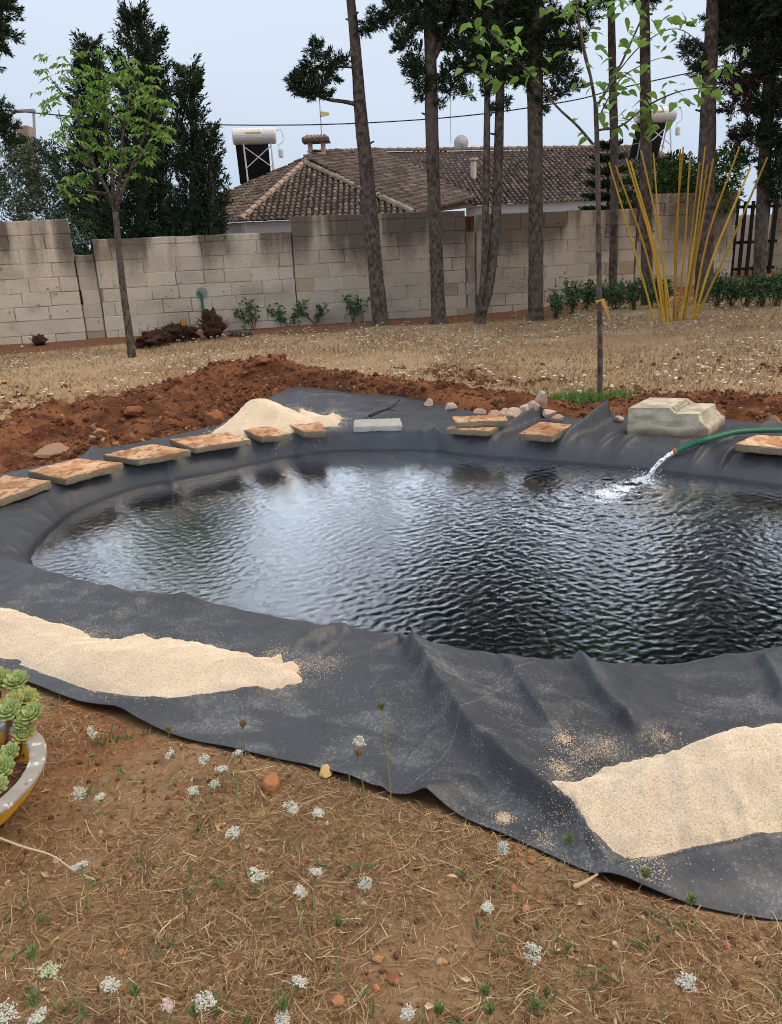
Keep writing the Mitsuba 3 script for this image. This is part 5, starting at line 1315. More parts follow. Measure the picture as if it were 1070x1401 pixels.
SL_Q = [
    ('tan paving slab cut off by the left frame edge, first of the slab row', [(-2.668, 4.62, 0.13), (-2.507, 4.859, 0.13), (-2.327, 5.224, 0.13), (-2.74, 5.429, 0.13)], .055),
    ('broad tan paving slab second from the left on the pond bank', [(-2.239, 5.248, 0.14), (-1.949, 5.6, 0.14), (-2.343, 5.786, 0.14), (-2.59, 5.484, 0.14)], .055),
    ('rust stained paving slab third from the left, overlapping nothing, by the long fold', [(-1.856, 5.666, 0.14), (-1.518, 5.889, 0.14), (-1.883, 6.159, 0.14), (-2.171, 5.865, 0.14)], .05),
    ('largest orange tan paving slab in front of the pointed sand heap', [(-1.504, 5.977, 0.14), (-1.102, 6.169, 0.14), (-1.331, 6.465, 0.14), (-1.775, 6.287, 0.14)], .05),
    ('square dirt caked paving slab at the foot of the pointed sand heap', [(-1.026, 6.255, 0.14), (-0.808, 6.318, 0.14), (-1.044, 6.687, 0.14), (-1.206, 6.523, 0.14)], .055),
    ('small clean orange paving slab beside the low sand patch', [(-0.694, 6.375, 0.14), (-0.507, 6.367, 0.14), (-0.58, 6.713, 0.14), (-0.838, 6.648, 0.14)], .055),
    ('pale grey weathered board shaped slab alone at the middle of the far bank', [(-0.286, 6.576, 0.12), (0.117, 6.528, 0.12), (0.109, 6.68, 0.15), (-0.275, 6.696, 0.15)], .05),
    ('lower brown paving slab of the stacked pair on the far bank', [(0.482, 6.307, 0.13), (0.798, 6.17, 0.13), (0.944, 6.327, 0.13), (0.614, 6.5, 0.13)], .05),
    ('upper orange paving slab of the stacked pair on the far bank', [(0.558, 6.29, 0.185), (0.97, 6.265, 0.185), (0.974, 6.492, 0.185), (0.546, 6.49, 0.185)], .05),
    ('orange paving slab between the two standing pleats of the sheet', [(1.019, 5.987, 0.14), (1.257, 5.871, 0.14), (1.491, 6.206, 0.14), (1.256, 6.359, 0.14)], .055),
    ('red-brown paving slab at the right frame edge beside the hose', [(2.44, 5.375, 0.15), (2.764, 5.157, 0.15), (2.976, 5.477, 0.15), (2.684, 5.596, 0.15)], .055),
]
SL_Q = [(l.replace(', overlapping nothing, by the long fold', ', beside the short dark fold'), q, t_) for l, q, t_ in SL_Q]
for k, (l, q, th) in enumerate(SL_Q):
    key = thing('paving_slab', l, 'paving slab', 'paving slabs along the pond rim')
    q = np.array(q)
    if k == 6:
        v, f = slab_mesh(q, th, 700 + k)
        put(key, (v, f), 'mat_vc', smooth=True, color=np.array([0.40, 0.385, 0.345]) * (0.85 + 0.3 * f2(v[:, 0], v[:, 1], 18, 3, 4))[:, None])
    else:
        put(key, slab_mesh(q, th, 700 + k), 'mat_slab', smooth=True)

# ------------------------------------------------------------------ carved stone block
mb = thing('carved_stone_block', 'weathered cream stone moulding block with stepped profile standing on the far bank', 'stone block')
o, e = (np.array(p) for p in [(1.872, 6.015, 0.085), (2.426, 5.82, 0.085)])
dx = e - o; Lb = np.linalg.norm(dx); dx /= Lb
e2 = np.array([(2.697, 6.168, 0.085)][0]); dy = (e2 - e) / np.linalg.norm(e2 - e)
sc = Lb / 0.64
prof = [(0, 0), (0, .232), (.005, .238), (.318, .240), (.326, .236), (.372, .200), (.384, .196), (.545, .198), (.552, .193), (.553, .172), (.562, .160), (.566, .146), (.582, .128), (.600, .112), (.606, .100), (.622, .094), (.632, .086), (.640, .070), (.640, .0)]
prof = np.array(prof) * sc
nd = 26
ys_ = np.linspace(0, float(np.linalg.norm(e2 - e)), nd)
V = []
rg = np.random.default_rng(8)
for y in ys_:
    for (a, h) in prof:
        pnt = o + dx * a + dy * y + np.array([0, 0, h])
        V.append(pnt)
V = np.array(V)
V += (meshkit.fbm(V * 26, 3, 5)[:, None] - 0.5) * 0.007
m = len(prof)
F = [[i * m + j, i * m + j + 1, (i + 1) * m + j + 1, (i + 1) * m + j] for i in range(nd - 1) for j in range(m - 1)]
F = tri(np.array(F))
from shapely.geometry import Polygon
cap_v, cap_f = trimesh.creation.triangulate_polygon(Polygon(prof), engine='earcut')
idx = [int(np.argmin(((prof - c) ** 2).sum(1))) for c in cap_v]
cf = np.array(idx)[cap_f]
F = np.vstack([F, cf, cf[:, ::-1] + (nd - 1) * m])
tm = trimesh.Trimesh(V, F, process=False)
put(mb + '__block', tm, 'mat_stone', smooth=25)
for k in range(7):
    y = 0.035 + k * 0.05
    a0, h0 = np.array([.330, .236]) * sc, None
    p0 = o + dx * (.332 * sc) + dy * y + np.array([0, 0, .236 * sc]); p1 = o + dx * (.368 * sc) + dy * y + np.array([0, 0, .206 * sc])
    pts = [p + dy * t_ + up for p in (p0, p1) for t_ in (0, .026) for up in (np.array([0, 0, -.004]), np.array([0.008, 0, .012]))]
    part(mb, 'dentil', hull_of(pts), 'mat_stone')

# ------------------------------------------------------------------ hose and its jet
hs = thing('garden_hose', 'green garden hose with an orange tip pouring water into the pond', 'hose')
hp = [(2.108, 5.592, 0.055), (2.217, 5.592, 0.1), (2.321, 5.567, 0.14), (2.564, 5.678, 0.155), (2.773, 5.721, 0.15), (2.959, 5.742, 0.14), (3.236, 5.764, 0.12), (3.448, 5.555, 0.1)] + [(4.2, 5.2, .10), (5.2, 4.6, .05)]
pth = spline(hp, 70)
part(hs, 'tube', tube(pth, 0.020, 14), 'mat_vc_gloss', smooth=50, color=(0.008, 0.115, 0.062))
td = (pth[0] - pth[2]) / np.linalg.norm(pth[0] - pth[2])
part(hs, 'tip', tube([pth[0] + td * -0.004, pth[0] + td * 0.004, pth[0] + td * 0.022], [0.0215, 0.0225, 0.0205], 14), 'mat_vc', smooth=40, color=(0.36, 0.15, 0.045), label='orange-brown end fitting')
js, je = pth[0] + td * 0.02, np.array([(1.854, 5.453, -0.105)][0])
t_ = np.linspace(0, 1, 40)[:, None]
jp = js + (je - js) * t_ + np.array([0, 0, 1]) * 0.045 * (t_ * (1 - t_)) * 2
jt = thing('water_jet', 'thin twisted stream of water falling from the hose into the pond', 'water jet')
v, f = tube(jp, np.linspace(0.014, 0.016, 40), 18)
nn = meshkit.fbm(v * [60, 60, 30], 3, 2) - 0.5
cen = np.vstack([np.repeat(jp, 18, 0), jp[:1], jp[-1:]])
v = cen + (v - cen) * (1 + 1.3 * nn)[:, None]
add_bsdf('mat_froth', {'type': 'blendbsdf', 'weight': proc(lambda p, n, uv: smoothstep(0.40, 0.62, fbm(p.x * 90, p.y * 90, p.z * 55, 3))), 'a': {'type': 'dielectric', 'int_ior': 1.33, 'specular_reflectance': 1.6}, 'b': prin((0.78, 0.82, 0.86), 0.35, 0.5)})
put(jt + '__stream', (v, f), 'mat_froth', smooth=True)
rg = np.random.default_rng(61)
fa, fb = np.array([(1.843, 5.419), (1.359, 5.011)][0]), np.array([(1.843, 5.419), (1.359, 5.011)][1])
n = 3600
u = rg.beta(1.3, 1.5, n)[:, None]
pc = fa + (fb - fa) * u + rg.normal(0, 1, (n, 2)) * (0.020 + 0.050 * u)
keep = f2(pc[:, 0], pc[:, 1], 16, 3, 6) > 0.52 + 0.10 * rg.normal(size=n)
pc = pc[keep]
zc = WATER_Z + 0.003 + 0.014 * np.exp(-((pc - fa) ** 2).sum(1) / 0.01) * rg.random(len(pc))
v, f = many(np.array(ICO[0].vertices), np.array(ICO[0].faces), np.column_stack([pc, zc]), np.column_stack([rg.uniform(.002, .008, len(pc))] * 2 + [rg.uniform(.001, .004, len(pc))]), rg)
part(jt, 'foam', (v, f), 'mat_vc_gloss', color=(0.74, 0.79, 0.83), kind='stuff')
n = 160
pc = fa + rg.normal(0, 0.05, (n, 2)); zc = WATER_Z + np.abs(rg.normal(0, 0.035, n))
v, f = many(np.array(ICO[0].vertices), np.array(ICO[0].faces), np.column_stack([pc, zc]), rg.uniform(.0015, .004, n), rg)
part(jt, 'splash_drops', (v, f), 'mat_vc_gloss', color=(0.7, 0.75, 0.8), kind='stuff')

# twig on the sheet
tw = thing('twig', 'dark forked twig lying on the rubber sheet behind the grey slab', 'twig')
a = [np.array(p) for p in [(-0.148, 6.727, 0.17), (-0.06, 6.894, 0.17), (0.033, 7.036, 0.17), (0.127, 7.395, 0.17), (0.006, 6.977, 0.17), (0.076, 6.898, 0.17), (-0.123, 6.783, 0.17), (-0.185, 6.645, 0.17)]]
put(tw, cat([tube(spline(a[:4], 14), np.linspace(.016, .007, 14), 6), tube([a[2], a[4], a[5]], [.010, .007, .004], 5), tube([a[0], a[6], a[7]], [.010, .007, .004], 5)]), 'mat_vc', smooth=40, color=(0.045, 0.035, 0.03))

# ------------------------------------------------------------------ loose earth: clods and stones on the heap
rg = np.random.default_rng(71)
hx_, hy_ = rg.uniform(-5.5, 6.2, 42000), rg.uniform(4.8, 10.6, 42000)
hz_ = heap_z(hx_, hy_)
ok = (hz_ > terrain_z(hx_, hy_) - 0.01) & ~in_liner(hx_, hy_, -0.03)
ok |= (rg.random(len(hx_)) < 0.05) & ~in_liner(hx_, hy_, -0.03) & (hz_ > terrain_z(hx_, hy_) - 0.12)
hx_, hy_ = hx_[ok], hy_[ok]
ea = rg.uniform(math.radians(95), math.radians(150), 1500); er = np.interp(ea, TH2, rE, period=2 * np.pi) + rg.uniform(0.01, 0.22, 1500)
hx_, hy_ = np.r_[hx_, C0[0] + er * np.cos(ea)], np.r_[hy_, C0[1] + er * np.sin(ea)]
sz = np.clip(0.007 * rg.pareto(2.0, len(hx_)) + 0.005, 0, 0.042)
zz = surf_z(hx_, hy_) + sz * 0.2
bv = np.array(ICO[1].vertices)
ms = []
for q in range(6):
    sel = np.arange(q, len(hx_), 6)
    kv, kf = rock([0, 0, 0], (1, 1, 1), 300 + q, 1, 0.7, 1.9)
    ms.append(many(kv, kf, np.column_stack([hx_, hy_, zz])[sel], sz[sel], rg, (1, 0.85, 0.7)))
order = np.concatenate([np.arange(q, len(hx_), 6) for q in range(6)])
hx_, hy_ = hx_[order], hy_[order]
v, f = cat(ms)
pal = np.array([[0.15, 0.058, 0.026], [0.19, 0.085, 0.042], [0.10, 0.038, 0.018], [0.27, 0.145, 0.08], [0.36, 0.25, 0.16]])
c = pal[rg.choice(5, len(hx_), p=[.40, .24, .26, .08, .02])] * rg.uniform(0.8, 1.2, (len(hx_), 1))
put('soil_clods', (v, f), 'mat_vc', color=np.repeat(c, len(bv), 0))
labels['soil_clods'] = {'label': 'crumbly red clods and grit strewn over the heaped earth', 'category': 'soil clods', 'kind': 'stuff'}

ROCKS = [('largest red earth clod at the left end of the pointed sand heap', "291 556 .24", (.12, .10, .09), (0.24, 0.095, 0.045), 1),
         ('flat pink-brown stone in the earth bank above the second slab', "67 604 .16", (.13, .10, .06), (0.33, 0.20, 0.13), 2),
         ('reddish rock on the crest of the earth bank at the left', "176 536 .36", (.11, .08, .06), (0.22, 0.085, 0.04), 3),
         ('orange stone low on the earth bank below the crest at left', "137 592 .14", (.07, .05, .04), (0.40, 0.20, 0.11), 4),
         ('topmost clod on the highest point of the earth bank', "360 489 .46", (.10, .09, .06), (0.22, 0.09, 0.045), 5),
         ('pale pinkish limestone rock at the left of the stone cluster', "703 553 .22", (.10, .08, .06), (0.50, 0.37, 0.28), 6),
         ('pale limestone rock in the middle of the stone cluster', "722 550 .23", (.09, .08, .065), (0.54, 0.41, 0.31), 7),
         ('pale limestone rock standing highest in the stone cluster', "740 545 .25", (.075, .07, .08), (0.52, 0.37, 0.27), 8),
         ('broad pinkish stone behind the stone cluster', '', (.10, .07, .05), (0.46, 0.31, 0.23), 21),
         ('rounded pale stone at the right end of the stone cluster', '', (.07, .06, .05), (0.53, 0.40, 0.31), 22),
         ('low pinkish stone left of the highest cluster stone', '', (.08, .06, .045), (0.50, 0.34, 0.25), 23),
         ('tan stone on the bank between the cluster and the stacked slabs', '', (.075, .06, .045), (0.42, 0.28, 0.20), 24),
         ('small whitish stone in front of the stone cluster', "712 560 .17", (.06, .05, .04), (0.52, 0.42, 0.34), 9),
         ('greyish stone at the lower left of the stone cluster', "655 547 .22", (.09, .07, .05), (0.40, 0.27, 0.20), 10),
         ('whitish stone on the bank left of the stacked slabs', "617 545 .22", (.06, .05, .04), (0.50, 0.38, 0.29), 11),
         ('small pale stone on the bank nearest the sheet edge', "586 541 .22", (.06, .05, .04), (0.46, 0.34, 0.25), 12),
         ('small pale stone right of the standing pleat', "762 566 .15", (.06, .05, .04), (0.42, 0.29, 0.21), 13),
         ('pale stone left of the carved stone block', "848 567 .15", (.045, .04, .035), (0.50, 0.36, 0.27), 14),
         ('brown clod right of the carved stone block by the frame edge', "1061 566 .16", (.10, .08, .07), (0.25, 0.12, 0.07), 15),
         ('red clod on the earth strip behind the carved stone block', "985 548 .2", (.09, .08, .06), (0.20, 0.08, 0.04), 16)]
for l, px, s_, col, sd in []: pass
RKP = [(-1.574, 7.093, 0.24), (-2.759, 6.303, 0.16), (-2.397, 7.355, 0.36), (-2.459, 6.644, 0.14), (-1.306, 8.595, 0.46), (1.097, 6.725, 0.22), (1.22, 6.745, 0.23), (1.34, 6.78, 0.25), (1.036, 6.866, 0.24), (1.413, 6.758, 0.2), (1.277, 6.741, 0.19), (0.938, 6.809, 0.21), (1.157, 6.738, 0.17), (0.825, 6.983, 0.22), (0.587, 7.105, 0.22), (0.392, 7.291, 0.22), (1.443, 6.593, 0.15), (1.94, 6.463, 0.15), (3.117, 6.207, 0.16), (2.833, 6.614, 0.2)]
for (l, _, s_, col, sd), p in zip(ROCKS, RKP):
    key = thing('rock', l, 'rock')
    z = float(surf_z(p[0], p[1])[0])
    put(key, rock([p[0], p[1], z + s_[2] * 0.45], s_, sd + 40, 3, 0.35, 1.4), 'mat_vc', smooth=28, color=np.array(col))

# root balls by the wall
def root_ball(label, px, s_, seed):
    t = thing('root_ball', label, 'stump', 'dug out root balls lying by the wall')
    b = np.array(px); z = float(zg(b[0], b[1]))
    c = np.array([b[0], b[1], z + s_[2] * 0.7])
    v, f = rock(c, s_, seed, 3, 0.9, 1.8)
    v = c + (v - c) * (1 + 1.1 * (meshkit.fbm(v * 13, 3, seed) - 0.5))[:, None]
    part(t, 'earth_clump', (v, f), 'mat_vc', color=(0.050, 0.024, 0.016))
    r = np.random.default_rng(seed)
    m = []
    for k in range(90):
        d = r.normal(size=3); d /= np.linalg.norm(d); d[2] = abs(d[2]) * 0.8
        p = c + d * np.array(s_) * 0.6
        e = p + d * r.uniform(0.08, 0.28) * s_[2] * 2 + r.normal(0, .04, 3)
        m.append(tube(spline([p, (p + e) / 2 + r.normal(0, .025, 3), e], 6), np.linspace(0.014, 0.003, 6) * r.uniform(.6, 1.5), 5, False))
    part(t, 'roots', cat(m), 'mat_vc', color=(0.085, 0.045, 0.030))


root_ball('low dark root ball just right of the young tree stem', [(-4.002, 14.091, -0.001)][0], (.36, .25, .17), 61)
root_ball('wide dark root ball in the middle of the heap by the wall', [(-3.706, 14.621, -0.001)][0], (.34, .25, .22), 62)
root_ball('tallest shaggy root ball below the green pipe', [(-3.129, 14.861, -0)][0], (.30, .22, .28), 63)
root_ball('small lone root clump at the foot of the tall left wall', [(-6.458, 15.111, -0)][0], (.14, .12, .10), 64)
b = np.array([(-2.658, 15.038, -0)][0]); t = thing('log', 'short sawn grey log lying right of the root balls', 'log')
put(t, tube([b + [-.22, 0.05, .06], b + [0.2, -0.02, .06]], [.065, .06], 10), 'mat_bark', smooth=40)
b = np.array([(-3.587, 14.798, -0.001)][0]); t = thing('fallen_leaf', 'single orange leaf caught on the root balls', 'leaf')
v, f = broad_leaf(b + [0.0, -0.25, 0.30], np.array([0.3, -0.2, 0.9]), 0.15, np.random.default_rng(3))
put(t, (v, f), 'mat_vc_leaf', smooth=True, color=(0.62, 0.34, 0.05))

# green pipe with a cover disc on the wall
(s0, z0), (s1, z1) = [(3.857, 0.722), (3.845, 0.239)]
t = thing('green_pipe', 'short green upright pipe with a grey round cover on the low wall', 'pipe')
part(t, 'riser', tube([wall_point(s1, -0.05, 0.02), wall_point(s1, -0.05, z0 - .03)], 0.026, 10), 'mat_vc_gloss', smooth=50, color=(0.01, 0.17, 0.10))
part(t, 'cover_disc', tube([wall_point(s0, -0.012, z0 + .03), wall_point(s0, -0.028, z0 + .03)], 0.11, 20), 'mat_vc', smooth=40, color=(0.30, 0.285, 0.26))
part(t, 'elbow', tube([wall_point(s1, -0.05, z0 - .05), wall_point(s1, -0.055, z0 + .01), wall_point(s1 - .05, -0.05, z0 + .06)], 0.03, 10), 'mat_vc_gloss', smooth=50, color=(0.01, 0.15, 0.09))

# ------------------------------------------------------------------ parched lawn and its flowers
rg = np.random.default_rng(81)
n = 150000
gx, gy = rg.uniform(-9.5, 11, n), 6.2 + 12 * rg.random(n) ** 1.25
wall_y = 15.4 + 0.2474 * (gx + 7.33)
ok = (gy < wall_y - 1.25 - 1.1 * rg.random(n) ** 2) & (heap_z(gx, gy) < terrain_z(gx, gy) - 0.005) & ~in_liner(gx, gy, -0.15) & (gy > 6.3 + 0.25 * np.abs(gx) * 0)
dens = f2(gx, gy, 0.8, 3, 15)
ok &= rg.random(n) < np.clip(3.2 * (dens - 0.22), 0.12, 1)
gx, gy = gx[ok], gy[ok]
n = len(gx)
h = rg.uniform(0.03, 0.085, n) * (0.7 + 0.6 * f2(gx, gy, 1.5, 2, 16))
b = np.column_stack([gx, gy, terrain_z(gx, gy) - 0.005])
a = rg.uniform(0, 6.28, n); w = rg.uniform(0.003, 0.008, n)
lean = rg.normal(0, 0.5, (n, 2)) * h[:, None]
v = np.stack([b + np.column_stack([np.cos(a) * w, np.sin(a) * w, 0 * a]), b - np.column_stack([np.cos(a) * w, np.sin(a) * w, 0 * a]), b + np.column_stack([lean, h])], 1).reshape(-1, 3)
pal = np.array([[0.34, 0.215, 0.115], [0.42, 0.285, 0.16], [0.25, 0.15, 0.08], [0.19, 0.15, 0.075], [0.50, 0.38, 0.23]])
c = pal[rg.choice(5, n, p=[.36, .26, .2, .1, .08])] * rg.uniform(0.8, 1.2, (n, 1))
put('dry_grass', (v, np.arange(3 * n).reshape(-1, 3)), 'mat_foliage', color=np.repeat(c, 3, 0))
labels['dry_grass'] = {'label': 'parched straw coloured lawn grass between the earth bank and the wall', 'category': 'grass', 'kind': 'stuff'}
k = rg.choice(n, 2100, replace=False)
k = k[f2(gx[k], gy[k], 0.6, 2, 33) > 0.36]
pc = np.column_stack([gx[k], gy[k], terrain_z(gx[k], gy[k]) + rg.uniform(0.04, 0.11, len(k))])
v, f = many(np.array(ICO[0].vertices), np.array(ICO[0].faces), pc, np.column_stack([rg.uniform(.012, .028, len(k))] * 2 + [rg.uniform(.005, .010, len(k))]), rg)
put('lawn_flowers', (v, f), 'mat_vc', color=(0.68, 0.64, 0.55))
labels['lawn_flowers'] = {'label': 'tiny whitish flower heads dotted over the dry lawn', 'category': 'flowers', 'kind': 'stuff'}
n = 1500
b0 = np.array([(1.952, 7.735, -0.002)][0]); q = rg.normal(0, 1, (n, 2)) * [0.24, 0.12]
b = np.column_stack([b0[0] + q[:, 0], b0[1] + q[:, 1], surf_z(b0[0] + q[:, 0], b0[1] + q[:, 1])])
v, f, c = slivers(b, rg.normal(0, 0.35, (n, 3)) + [0, 0, 1], rg.uniform(.05, .13, n), .008, rg, np.array([0.15, 0.25, 0.06]) * rg.uniform(0.6, 1.4, (n, 1)))
put('green_grass', (v, f), 'mat_foliage', color=c)
labels['green_grass'] = {'label': 'patch of fresh green grass at the foot of the sapling', 'category': 'grass', 'kind': 'stuff'}
# ------------------------------------------------------------------ foreground litter
rg = np.random.default_rng(91)
n = 190000
gy = 0.85 + 2.6 * rg.random(n) ** 1.15; gx = rg.uniform(-1, 1, n) * (0.62 * gy + 0.55)
dens = f2(gx, gy, 2.2, 3, 52)
ok = ~in_liner(gx, gy, -0.012) & (rg.random(n) < np.clip(3.0 * (dens - 0.22), 0.18, 1) * np.where((gx > 0.3) & (gy < 1.75), 0.5, 1))
gx, gy = gx[ok], gy[ok]; n = len(gx)
L = np.clip(rg.lognormal(-3.5, 0.6, n), 0.008, 0.15); w = rg.uniform(0.0003, 0.0009, n) * (1 + 4 * L)
a = rg.uniform(0, 6.28, n); bend = rg.normal(0, 0.28, n)
z0 = terrain_z(gx, gy) + 0.002 + 0.010 * rg.random(n) ** 2
tilt = rg.normal(0, 0.13, n) + 0.04
P = []
for k in range(4):
    t_ = k / 3 - 0.5
    x = gx + np.cos(a) * L * t_ - np.sin(a) * bend * L * (t_ * t_ - .08); y = gy + np.sin(a) * L * t_ + np.cos(a) * bend * L * (t_ * t_ - .08)
    z = z0 + np.maximum(tilt * L * t_, -0.004) + 0.004 * (0.25 - t_ * t_)
    P.append(np.column_stack([x, y, z]))
side = np.column_stack([-np.sin(a), np.cos(a), rg.normal(0, 0.35, n)])
V = np.stack([P[0] - side * w[:, None], P[0] + side * w[:, None], P[1] - side * w[:, None], P[1] + side * w[:, None], P[2] - side * w[:, None], P[2] + side * w[:, None], P[3]], 1)
f1 = np.array([[0, 2, 1], [1, 2, 3], [2, 4, 3], [3, 4, 5], [4, 6, 5]])
pal = np.array([[0.36, 0.228, 0.112], [0.25, 0.143, 0.066], [0.48, 0.345, 0.185], [0.14, 0.074, 0.036], [0.62, 0.49, 0.31]])
c = pal[rg.choice(5, n, p=[.30, .30, .14, .23, .03])] * rg.uniform(0.75, 1.2, (n, 1))
put('straw_litter', (V.reshape(-1, 3), (f1[None] + (np.arange(n) * 7)[:, None, None]).reshape(-1, 3)), 'mat_vc', color=np.repeat(c, 7, 0))
labels['straw_litter'] = {'label': 'dry straw and dead stalks strewn over the foreground soil', 'category': 'straw', 'kind': 'stuff'}
n = 15000
gy = 0.85 + 2.6 * rg.random(n) ** 1.15; gx = rg.uniform(-1, 1, n) * (0.62 * gy + 0.55)
ok = ~in_liner(gx, gy, -0.015); gx, gy = gx[ok], gy[ok]; n = len(gx)
sz = np.clip(0.0018 * (1 + rg.pareto(1.8, n)), 0, 0.011)
v, f = many(np.array(ICO[0].vertices), np.array(ICO[0].faces), np.column_stack([gx, gy, terrain_z(gx, gy) + sz * 0.4]), sz, rg, (1, .8, .65))
pal = np.array([[0.19, 0.085, 0.042], [0.27, 0.15, 0.085], [0.13, 0.055, 0.028], [0.42, 0.32, 0.22], [0.38, 0.16, 0.075]])
c = pal[rg.choice(5, n, p=[.34, .28, .22, .08, .08])] * rg.uniform(0.8, 1.2, (n, 1))
put('soil_crumbs', (v, f), 'mat_vc', color=np.repeat(c, 12, 0))
labels['soil_crumbs'] = {'label': 'fine red crumbs and grit on the foreground soil', 'category': 'soil crumbs', 'kind': 'stuff'}
n = 420
gy = 0.9 + 2.3 * rg.random(n); gx = rg.uniform(-1, 1, n) * (0.6 * gy + 0.5)
ok = ~in_liner(gx, gy, -0.03); gx, gy = gx[ok], gy[ok]; n = len(gx)
d = np.column_stack([rg.normal(size=(n, 2)), np.abs(rg.normal(0.05, 0.15, n))])
pal = np.array([[0.45, 0.32, 0.17], [0.34, 0.20, 0.10], [0.55, 0.42, 0.25], [0.22, 0.10, 0.06]])
v, f, c = leaves(np.column_stack([gx, gy, terrain_z(gx, gy) + 0.006]), d, rg.uniform(0.015, 0.04, n), rg.uniform(0.006, 0.016, n), rg, -0.1, pal[rg.integers(4, size=n)] * rg.uniform(0.8, 1.2, (n, 1)))
put('dead_leaves', (v, f), 'mat_vc', color=c)
labels['dead_leaves'] = {'label': 'small curled dead leaves among the straw', 'category': 'dead leaves', 'kind': 'stuff'}
n = 90
gy = 1.0 + 2.0 * rg.random(n); gx = rg.uniform(-1, 1, n) * (0.55 * gy + 0.3)
ok = ~in_liner(gx, gy, -0.03); gx, gy = gx[ok], gy[ok]; n = len(gx)
cs, ds = [], []
for x, y in zip(gx, gy):
    m = rg.integers(5, 14)
    cs.append(np.column_stack([x + rg.normal(0, .02, m), y + rg.normal(0, .02, m), np.full(m, float(terrain_z(x, y)) + .004)])); ds.append(np.column_stack([rg.normal(0, .6, (m, 2)), rg.uniform(.2, 1, m)]))
c_, d_ = np.vstack(cs), np.vstack(ds)
v, f, c = leaves(c_, d_, rg.uniform(0.02, 0.05, len(c_)), rg.uniform(0.004, 0.010, len(c_)), rg, 0.1, np.array([0.10, 0.14, 0.055]) * rg.uniform(0.7, 1.5, (len(c_), 1)))
put('weed_sprigs', (v, f), 'mat_foliage', color=c)
labels['weed_sprigs'] = {'label': 'sparse green weed sprigs in the foreground litter', 'category': 'weeds', 'kind': 'stuff'}

# ------------------------------------------------------------------ stones and flowers of the foreground
FS = [('bright terracotta clod near the middle of the liner edge', .036, (0.42, 0.155, 0.065)), ('cream and orange rounded pebble touching the liner edge', .026, (0.66, 0.44, 0.17)),
      ('orange stone below the right sand heap, nearest the liner', .019, (0.42, 0.17, 0.08)), ('orange stone lowest but one of the three under the right sand heap', .017, (0.45, 0.19, 0.09)),
      ('flat orange chip below the other two stones under the right sand heap', .017, (0.44, 0.20, 0.10)), ('pale orange lump at the lower middle of the frame', .020, (0.45, 0.25, 0.13)),
      ('dark red clod just right of the pale orange lump', .021, (0.24, 0.09, 0.045)), ('orange chip near the bottom edge left of the middle', .020, (0.44, 0.19, 0.09)),
      ('orange chip in the litter left of the dark red clod', .014, (0.40, 0.18, 0.09)), ('pair-forming orange crumb in bare soil at the lower right', .016, (0.46, 0.2, 0.09)), ('rusty crumb in bare soil left of the lower right flower head', .015, (0.36, 0.15, 0.07))]
for (l, s_, col), p in zip(FS, [(-0.403, 2.051), (-0.241, 2.105), (0.339, 1.696), (0.275, 1.601), (0.294, 1.539), (-0.073, 1.416), (-0.043, 1.36), (-0.165, 1.312), (-0.435, 1.421), (0.077, 1.397), (0.208, 1.384)]):
    key = thing('pebble', l.replace('pair-forming ', 'small '), 'stone')
    z = float(terrain_z(p[0], p[1]))
    s_ = s_ * (1.0 if s_ > .025 else 0.78); fl = 0.8 if s_ > .02 else 0.55
    v, f = rock([p[0], p[1], z + s_ * fl * 0.6], (s_, s_ * .85, s_ * fl), int(s_ * 5000) + len(l), 3, 0.3, 1.5)
    c = (np.array(col) * 0.8 + 0.2 * np.array([0.22, 0.13, 0.08])) * (0.8 + 0.4 * meshkit.fbm(v * 60, 3, 2))[:, None]
    put(key, (v, f), 'mat_vc', smooth='cream' in l, color=c)

HEADS = [
    ('white wild carrot head right of the planter, just below the left sand heap', 0.10, .030), ('large white wild carrot head under the liner hem, left of centre', 0.09, .030),
    ('white wild carrot head right beside the large one under the hem', 0.08, .024), ('white wild carrot head left of the terracotta clod, upper of two', 0.08, .025),
    ('white wild carrot head at the hem directly below the two seed heads', 0.10, .022), ('white wild carrot head left of the terracotta clod, lower of the row', 0.09, .026),
    ('small greenish white head between two larger heads left of the clod', 0.10, .018), ('white wild carrot head nearest the planter rim', 0.09, .026), ('tiny white flower head right of the head nearest the planter', 0.05, .020),
    ('largest white wild carrot head just below the terracotta clod', 0.10, .036), ('round white head right of the one below the terracotta clod', 0.12, .020), ('white flower head floating before the liner on a thin stalk', 0.20, .022),
    ('white wild carrot head in the middle of the left foreground', 0.16, .028), ('tall white wild carrot head at the centre of the left foreground', 0.16, .032), ('white wild carrot head right of the tall central one', 0.14, .024),
    ('narrow white head seen edge on below the central pair', 0.16, .020), ('faint whitish head at the foreground centre', 0.10, .024), ('white wild carrot head beside the long pale stalk', 0.12, .030),
    ('white wild carrot head low on the left beside a green seed head', 0.16, .028), ('white wild carrot head turned sideways near the bottom left', 0.16, .030), ('white wild carrot head at the bottom edge, left of centre', 0.14, .026),
    ('pinkish white head at the bottom edge left of centre', 0.08, .020), ('white wild carrot head cut by the bottom edge at centre', 0.14, .026), ('small flat white head at the bottom centre', 0.05, .020),
    ('white wild carrot head in the bottom left cluster, right one', 0.18, .026), ('white wild carrot head in the bottom left corner', 0.20, .030),
    ('greyish white head below the long diagonal fold', 0.10, .020), ('white head alone under the right sand heap', 0.06, .020), ('white wild carrot head in the bare soil at lower right', 0.10, .026),
    ('pale leaning flower head at the far lower right', 0.14, .022), ('small white head at the bottom edge right of centre', 0.05, .016)]
